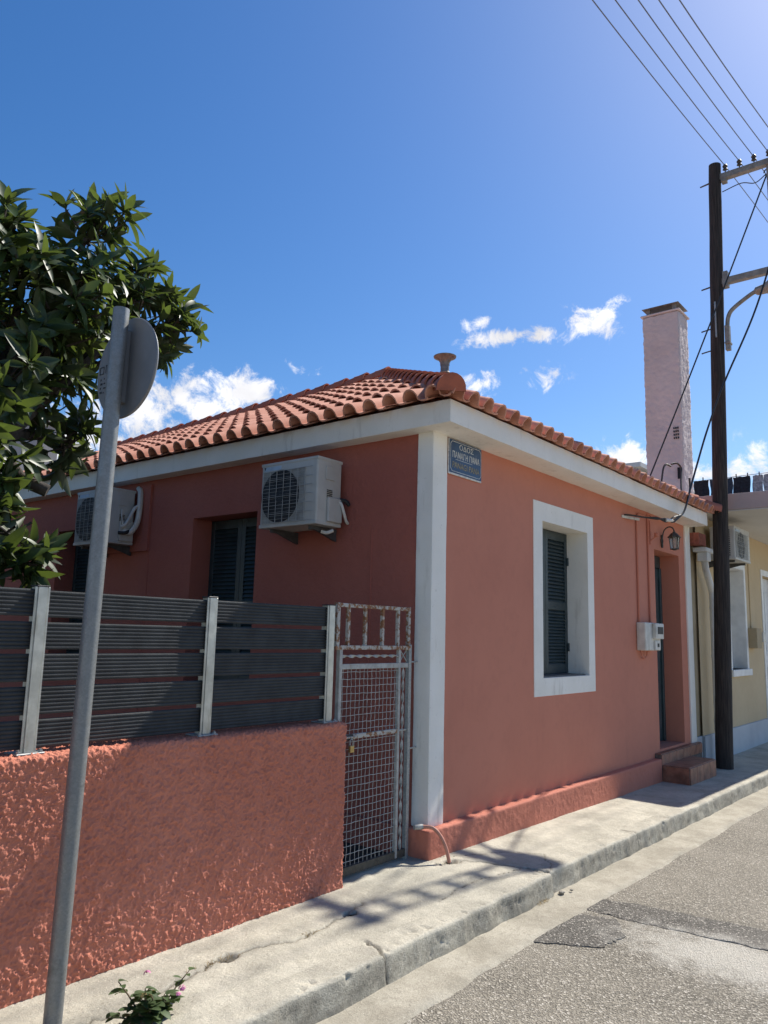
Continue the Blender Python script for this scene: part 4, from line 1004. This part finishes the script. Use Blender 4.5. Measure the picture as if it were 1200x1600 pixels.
MB().box(9.90,10.0,NY-.012,NY+.01,.27,2.76).box(10.95,11.05,NY-.012,NY+.01,.27,2.76).box(10.0,10.95,NY-.012,NY+.01,2.66,2.76).build('door_surround', 'white_joinery', nb)
dp = MB().tube(interp([(6.36,-.02,2.62),(6.40,-.02,2.50),(6.44,-.02,2.44),(6.62,-.02,2.24),(6.66,-.02,2.17),(6.665,-.02,2.05)], 5) + [(6.665,-.02,-.08)], .045, 14)
dpo = dp.build('downpipe', 'plastic_white', nb, smooth=True)
MB().box(6.22,6.60,-.09,.09,2.70,2.76).box(6.28,6.46,-.08,.05,2.58,2.70).build('gutter_outlet', 'plastic_white', dpo, .012, 2)
for z in (.45, 1.3, 1.95): MB().lathe([(.05,0),(.052,.012),(.05,.024)], (6.665,-.02,z), 14).build('pipe_clip', 'plastic_white', dpo)
MB().box(6.05,6.36,-.05,.1,2.78,2.94).build('brick_course', 'brick_red', nb, .004)
mb2 = thing('meter_box', (9.2,.05,1.4), 'beige meter box on the cream house wall at the right edge', 'meter box')
MB().box(8.95,9.25,-.03,NY,1.42,1.74).build('box', 'dirty_cream', mb2, .01, 2)
MB().box(9.27,9.45,-.05,NY,1.52,1.68).build('cover', 'pale_plastic', mb2, .01, 2)
MB().tube([(9.1,NY-.008,1.72),(9.1,NY-.008,3.2)], .010, 6).build('conduit', 'cream_paint', mb2)
nmx = lambda u, z, d: (u, d, z)
ac_unit('air_conditioner', 'old air conditioner high on the cream house wall behind the pole', nmx, 6.78, 7.58, 2.64, 3.10, -.31, .02, 7.10, [])
lv = MB()
for k in range(13): lv.box(6.772, 6.779, -.25, -.04, 2.69+.029*k, 2.705+.029*k)
lvo = lv.build('side_louvre', 'ac_dark', bpy.data.objects['air_conditioner.002'])

# washing on the terrace above
cl = thing('clothes_line', (6.9,-.4,3.485), 'low clothes line with pegs on the neighbouring roof terrace', 'clothes line')
for y in (.30, -1.0): MB().tube([(6.9,y,3.48),(6.9,y,3.86)], .015, 8).build('line_post', 'old_iron', cl)
MB().tube([(6.9,.30,3.80),(6.9,-1.0,3.83)], .004, 5).build('line', 'wire_black', cl)
for k in range(9): MB().box(6.892,6.908,.26-.15*k-.006,.26-.15*k+.006,3.79,3.85).build('peg', 'old_iron', cl)
gm = [(.24,.035,'cloth_dark','dark trousers hanging at the left end of the clothes line'),(.015,-.10,'cloth_navy','dark navy cloth on the clothes line partly behind the pole'),(-.13,-.29,'cloth_navy','blue grey printed cloth on the clothes line right of the pole'),(-.295,-.52,'cloth_dark','wide black garment on the clothes line'),(-.55,-.68,'cloth_grey','pale grey garment near the right end of the clothes line'),(-.69,-.86,'cloth_grey','grey towel at the right edge of the clothes line')]
for i, (ya, yb_, mt_, lab) in enumerate(gm):
    n = 7; m = MB(); r_ = random.Random(i); vs = []
    rows = 6; zt, zb = 3.805, 3.555 + r_.uniform(-.02,.02)
    for j in range(rows+1):
        for k in range(n+1):
            t_ = k/n; vs.append((6.9 + .012*math.sin(t_*9+i)*j/rows + .004*math.sin(j*2+k), ya + (yb_-ya)*t_ + .006*math.sin(j+i), zt + (zb-zt)*j/rows + .006*math.sin(t_*6.28*2+i)*(j==0)))
    vs2 = [(x+.008, y, z) for x, y, z in vs]; q = len(vs)
    fs = [(j*(n+1)+k, j*(n+1)+k+1, (j+1)*(n+1)+k+1, (j+1)*(n+1)+k) for j in range(rows) for k in range(n)]
    m.add(vs + vs2, fs + [tuple(q + a_ for a_ in reversed(f)) for f in fs]); tag(m.build('garment', mt_, smooth=True), lab, 'clothing', 'washing on the line')

# ------------------------------------------------------------------ chimney behind
ch = thing('chimney_stack', (9.27,1.35,3.4), 'tall pink rendered chimney stack rising behind the roof', 'chimney')
link_mesh('stack', lumpy_box(9.0, 9.53, 1.03, 1.68, 3.3, 7.40, .03, .02, .016, 33, [(0,-1),(1,-1),(1,1),(0,1),(2,1)], 'chimney_pink', 'stack', False), None, ch)
MB().box(8.97,9.56,1.0,1.71,7.40,7.43).build('ledge', 'chimney_pink', ch, .006)
for x in (9.08, 9.45):
    for y in (1.12, 1.59): MB().box(x-.03,x+.03,y-.03,y+.03,7.43,7.56).build('cap_leg', 'chimney_cap', ch)
cp = MB(); cp.add([(8.99,1.02,7.56),(9.54,1.02,7.56),(9.54,1.69,7.56),(8.99,1.69,7.56),(9.06,1.10,7.59),(9.47,1.10,7.59),(9.47,1.61,7.59),(9.06,1.61,7.59),(9.27,1.35,7.68)],
    [(3,2,1,0),(0,1,5,4),(1,2,6,5),(2,3,7,6),(3,0,4,7),(4,5,8),(5,6,8),(6,7,8),(7,4,8)]); cp.build('cap', 'chimney_cap', ch)
for i in range(3):
    for j in range(4): MB().box(8.97, 8.984, 1.09 + .035*i, 1.108 + .035*i, 5.02 + .06*j, 5.055 + .06*j).build('vent_hole', 'dark_void', ch)
MB().box(8.965, 8.986, 1.07, 1.13, 4.30, 4.50).build('soot_door', 'dark_void', ch)

# ------------------------------------------------------------------ far buildings
fb = thing('grey_building', (1.5,15.5,0), 'plain grey building end wall behind the tree and the roof', 'building')
MB().box(-4.0, 3.95, 13, 19, 0, 5.9).build('wall', 'far_grey', fb, .02)
MB().box(-4.1, 4.05, 12.9, 19.1, 5.9, 6.05).build('parapet', 'far_grey', fb, .02)
fb2 = thing('distant_building', (33,12,0), 'small pale distant building peeking over the right end of the roof', 'building')
MB().box(28.2, 38, 9, 15, 0, 9.0).build('wall', 'far_grey', fb2)
MB().box(28.0, 38.2, 8.8, 15.2, 9.0, 9.2).build('parapet', 'grey_white', fb2)
w_ = MB().box(28.4, 29.3, 8.95, 9.02, 7.9, 8.75).build('window', 'white_joinery', fb2)
MB().box(28.5, 29.2, 8.93, 8.96, 8.0, 8.65).build('pane', 'ac_dark', w_)

# ------------------------------------------------------------------ loquat tree in the yard
tree = thing('loquat_tree', (-2.75,1.5,0), 'evergreen tree with long glossy leaves over the fence at left', 'tree')
TL = [(-2.03,1.30,4.12,.24,9),(-2.5,1.2,3.62,.30,15),(-2.08,1.3,3.73,.34,16),(-1.57,1.45,3.86,.27,13),(-1.22,1.5,3.78,.20,9),(-2.38,1.2,3.22,.38,16),(-1.8,1.5,3.48,.34,14),(-1.45,1.5,3.56,.24,10),
      (-2.61,1.1,2.86,.34,12),(-2.06,1.45,3.08,.30,9),(-1.83,1.7,2.74,.23,10),(-2.27,1.4,2.82,.22,6),(-2.56,1.2,2.42,.16,4),(-2.52,1.0,2.0,.20,7),(-2.42,1.0,1.84,.13,5),(-2.70,1.2,3.72,.22,9),(-2.33,1.1,3.41,.32,12),
      (-3.1,1.3,3.3,.45,14),(-3.5,1.6,3.2,.5,14),(-3.0,1.9,3.4,.45,14),(-2.4,2.0,3.35,.42,14),(-3.3,2.3,3.0,.6,14),(-3.0,.9,2.7,.4,10),(-2.0,2.0,3.3,.4,10),(-2.8,1.5,3.2,.4,12),(-2.5,1.6,2.6,.3,5),(-2.55,1.15,2.2,.2,8),(-2.66,1.1,1.9,.22,8),(-2.9,2.6,3.5,.55,20),(-1.7,4.7,2.8,.6,24),(-1.5,5.7,2.6,.7,24),(-1.3,6.8,2.8,.7,22),(-1.9,4.9,1.6,.6,16),(-1.6,6.2,1.4,.7,16),(-2.0,4.8,3.9,.5,16),(-3.6,2.6,2.4,.7,24),(-4.1,1.8,2.6,.7,24),(-4.2,3.2,3.2,.8,26),(-3.3,3.6,2.8,.7,22),(-3.2,4.6,3.0,.7,22),(-4.2,4.6,2.4,.8,22),(-3.4,1.4,1.8,.5,16),(-3.5,3.4,1.5,.7,20),(-4.4,2.6,1.6,.7,18),(-3.1,5.6,2.4,.7,20),(-3.8,6.4,3.0,.8,20)]  # includes unseen foliage lobes added to darken the yard and side wall
tb = random.Random(11)
trunk = MB(); trunk.tube(interp([(-2.75,1.5,-.05),(-2.80,1.48,.8),(-2.72,1.45,1.6),(-2.60,1.40,2.3),(-2.46,1.36,2.62)], 4), [.11 - .003*k for k in range(17)], 10)
for (x, y, z, r_, _) in TL:
    st_ = Vector((-2.66,1.42,1.9)) if z < 2.3 else Vector((-2.46,1.36,2.60)); e_ = Vector((x, y, z)); md = st_.lerp(e_, .5) + Vector((tb.uniform(-.1,.1), tb.uniform(-.1,.1), tb.uniform(-.05,.1)))
    pp = interp([st_, md, e_], 4); L_ = (e_-st_).length; trunk.tube(pp, [max(.010, .050*(1 - k/len(pp)*.85)) for k in range(len(pp))], 6)
def leaf_mesh(name, L, Wd, curl, fold, mat):
    m = MB(); n = 6; vs = []
    for k in range(n+1):
        t_ = k/n; w_ = Wd*(math.sin(math.pi*(t_**.85)*.97 + .06)**.8)*(1 if k < n else .08)*(.35 if k == 0 else 1); zc = -curl*L*t_*t_
        vs += [(-w_, L*t_, zc + fold*w_), (0, L*t_, zc), (w_, L*t_, zc + fold*w_)]
    fs = [(3*k+j, 3*k+j+1, 3*k+4+j, 3*k+3+j) for k in range(n) for j in (0, 1)]
    m.add(vs, fs); me = bpy.data.meshes.new(name); me.from_pydata(m.v, [], m.f); me.polygons.foreach_set('use_smooth', [True]*len(me.polygons)); me.materials.append(MATS[mat]); return me
LM = [leaf_mesh('leaf', .19, .029, c_, f_, 'loquat_leaf') for c_, f_ in ((.10,.45),(.28,.32),(-.06,.5),(.5,.25))]
LMV = [([v.co.copy() for v in me.vertices], [tuple(p.vertices) for p in me.polygons]) for me in LM]
leaves = []
centre = Vector((-2.35,1.35,3.2))
for (x, y, z, r_, n_) in TL:
    for k in range(int(n_*1.25)):
        d_ = Vector((tb.gauss(0,1), tb.gauss(0,1), tb.gauss(0,1))).normalized(); c_ = Vector((x,y,z)) + d_*r_*(tb.random()**.45)
        ax_ = (d_*.7 + (c_ - centre).normalized()*.5 + Vector((0,0,.55)) + Vector((tb.uniform(-.3,.3),tb.uniform(-.3,.3),0))).normalized()
        trunk.tube([c_ - ax_*.16 + Vector((x-c_.x,y-c_.y,z-c_.z))*.25, c_ - ax_*.05, c_ + ax_*.02], [.008,.006,.004], 5, False)
        u0 = ax_.orthogonal().normalized(); w0 = ax_.cross(u0); nl = tb.randint(9, 14)
        for j in range(nl):
            a_ = j*2.39996 + tb.uniform(-.25,.25); el_ = tb.uniform(.15, 1.25) if j < nl*.75 else tb.uniform(-.35,.2)
            ld = (u0*math.cos(a_) + w0*math.sin(a_))*math.cos(el_) + ax_*math.sin(el_); ld = (ld + Vector((0,0,-.12))).normalized()
            nrm = (ax_ - ld*ax_.dot(ld)); nrm = nrm.normalized() if nrm.length > .05 else ld.orthogonal().normalized()
            sd_ = ld.cross(nrm); s_ = tb.uniform(.55, 1.12); mw = Matrix((sd_*s_*tb.uniform(.85,1.15), ld*s_, nrm*s_)).transposed().to_4x4(); mw.translation = c_ - ax_*tb.uniform(0,.07)
            leaves.append((mw, tb.randrange(4), (c_ + ld*.1 - CAM).length))
vis = [(l, (cam.matrix_world.inverted() @ l[0].translation)) for l in leaves]
vis = sorted([l for l, p in vis if p.z < 0 and -.50 < p.x/-p.z < .1 and p.y/-p.z < .47], key=lambda l: l[2])
front = set(id(l) for l in vis[:300]); fol = MB()
for l in leaves:
    if id(l) in front: link_mesh('leaf', LM[l[1]], None, tree, l[0])
    else: fol.add([l[0] @ v for v in LMV[l[1]][0]], LMV[l[1]][1])
trunk.build('trunk', 'bark', tree, smooth=True)
me = bpy.data.meshes.new('crown'); me.from_pydata(fol.v, [], fol.f); me.polygons.foreach_set('use_smooth', [True]*len(me.polygons)); me.materials.append(MATS['loquat_leaf'])
co = link_mesh('crown', me, None, tree); co['kind'] = 'stuff'
MB().tube([(-2.50,1.32,2.50),(-2.40,1.20,2.33),(-2.27,1.12,2.27)], [.05,.042,.038], 10).build('cut_branch', 'bark', tree, smooth=True)

# ------------------------------------------------------------------ lantana at the kerb and weeds
lp = thing('lantana_plant', (-2.47,-.46,0), 'small flowering plant with pink and yellow blooms growing through the pavement', 'plant')
lr = random.Random(21); LL = [leaf_mesh('leaf', .042, .0125, c_, .25, 'lantana_leaf') for c_ in (.1,.25,.4)]
stems = MB(); tips = []
for k in range(20):
    a_ = lr.uniform(0, 6.28); d_ = Vector((math.cos(a_)*lr.uniform(.4,1.0), math.sin(a_)*.6*lr.uniform(.3,1), lr.uniform(.7,1.3))); L_ = lr.uniform(.08,.17)
    if k == 0: d_ = Vector((.95,.15,.85)); L_ = .19
    if k == 1: d_ = Vector((-.9,.25,.6)); L_ = .17
    b_ = Vector((-2.47 + lr.uniform(-.03,.03), -.47 + lr.uniform(-.02,.02), -.01)); pts_ = [b_ + d_*L_*t_ + Vector((0,0,-.04*t_*t_)) for t_ in (0,.33,.66,1)]
    stems.tube(pts_, [.004,.0035,.003,.002], 5); tips.append(pts_[-1])
    for j in range(9):
        t_ = .2 + .8*j/8; p_ = b_ + d_*L_*t_ + Vector((0,0,-.04*t_*t_)); a2 = j*1.57 + lr.uniform(-.4,.4)
        ld = Vector((math.cos(a2), math.sin(a2), lr.uniform(-.15,.55))).normalized(); nrm = (Vector((0,0,1)) - ld*ld.z).normalized(); sd_ = ld.cross(nrm); s_ = lr.uniform(.8,1.6)
        mw = Matrix((sd_*s_, ld*s_, nrm*s_)).transposed().to_4x4(); mw.translation = p_; link_mesh('leaf', LL[j % 3], None, lp, mw)
stems.build('stem', 'stem_brown', lp)
def bloom(c_, mt_, r_=.013):
    m = MB(); c_ = Vector(c_)
    for k in range(11):
        d_ = Vector((lr.gauss(0,1), lr.gauss(0,1), abs(lr.gauss(0,1))+.2)).normalized(); u_ = d_.orthogonal().normalized(); w_ = d_.cross(u_); p_ = c_ + d_*r_
        m.add([p_ + (u_*math.cos(q*1.257) + w_*math.sin(q*1.257))*.0062 for q in range(5)] + [p_ - d_*.003], [(0,1,2,3,4),(1,0,5),(2,1,5),(3,2,5),(4,3,5),(0,4,5)])
    m.build('flower', mt_, lp)
for c_, mt_ in (((-2.535,-.50,.115),'flower_yellow'),((-2.505,-.51,.118),'flower_yellow'),((-2.40,-.53,.085),'flower_pink'),((-2.375,-.52,.10),'flower_pink'),((-2.47,-.42,.155),'flower_pink')): bloom(c_, mt_)
wd = random.Random(2)
def tuft(c_, n_, h_, label, spread=.05):
    m = MB()
    for k in range(n_):
        p_ = Vector((c_[0] + wd.gauss(0, spread), c_[1] + wd.gauss(0, .010), c_[2])); d_ = Vector((wd.uniform(-1,1), wd.uniform(-1,1), wd.uniform(.2,1)))*h_
        m.tube([p_, p_ + d_*.5, p_ + d_ + Vector((0,0,-h_*.25))], [.0012,.001,.0004], 3, False)
    tag(m.build('dry_weed', 'dry_straw'), label, 'weed', 'dry weeds in the cracks')
tuft((-1.98,-.235,-.005), 60, .030, 'straw coloured dry weed in the pavement crack beside the flowering plant', .06)
tuft((-1.42,-.31,-.004), 30, .020, 'tiny dry weed in the pavement crack near the middle of the garden wall', .03)
tuft((.20,-.765,ROADZ), 40, .022, 'dry brown weed in the gutter beside the broken kerb', .05)
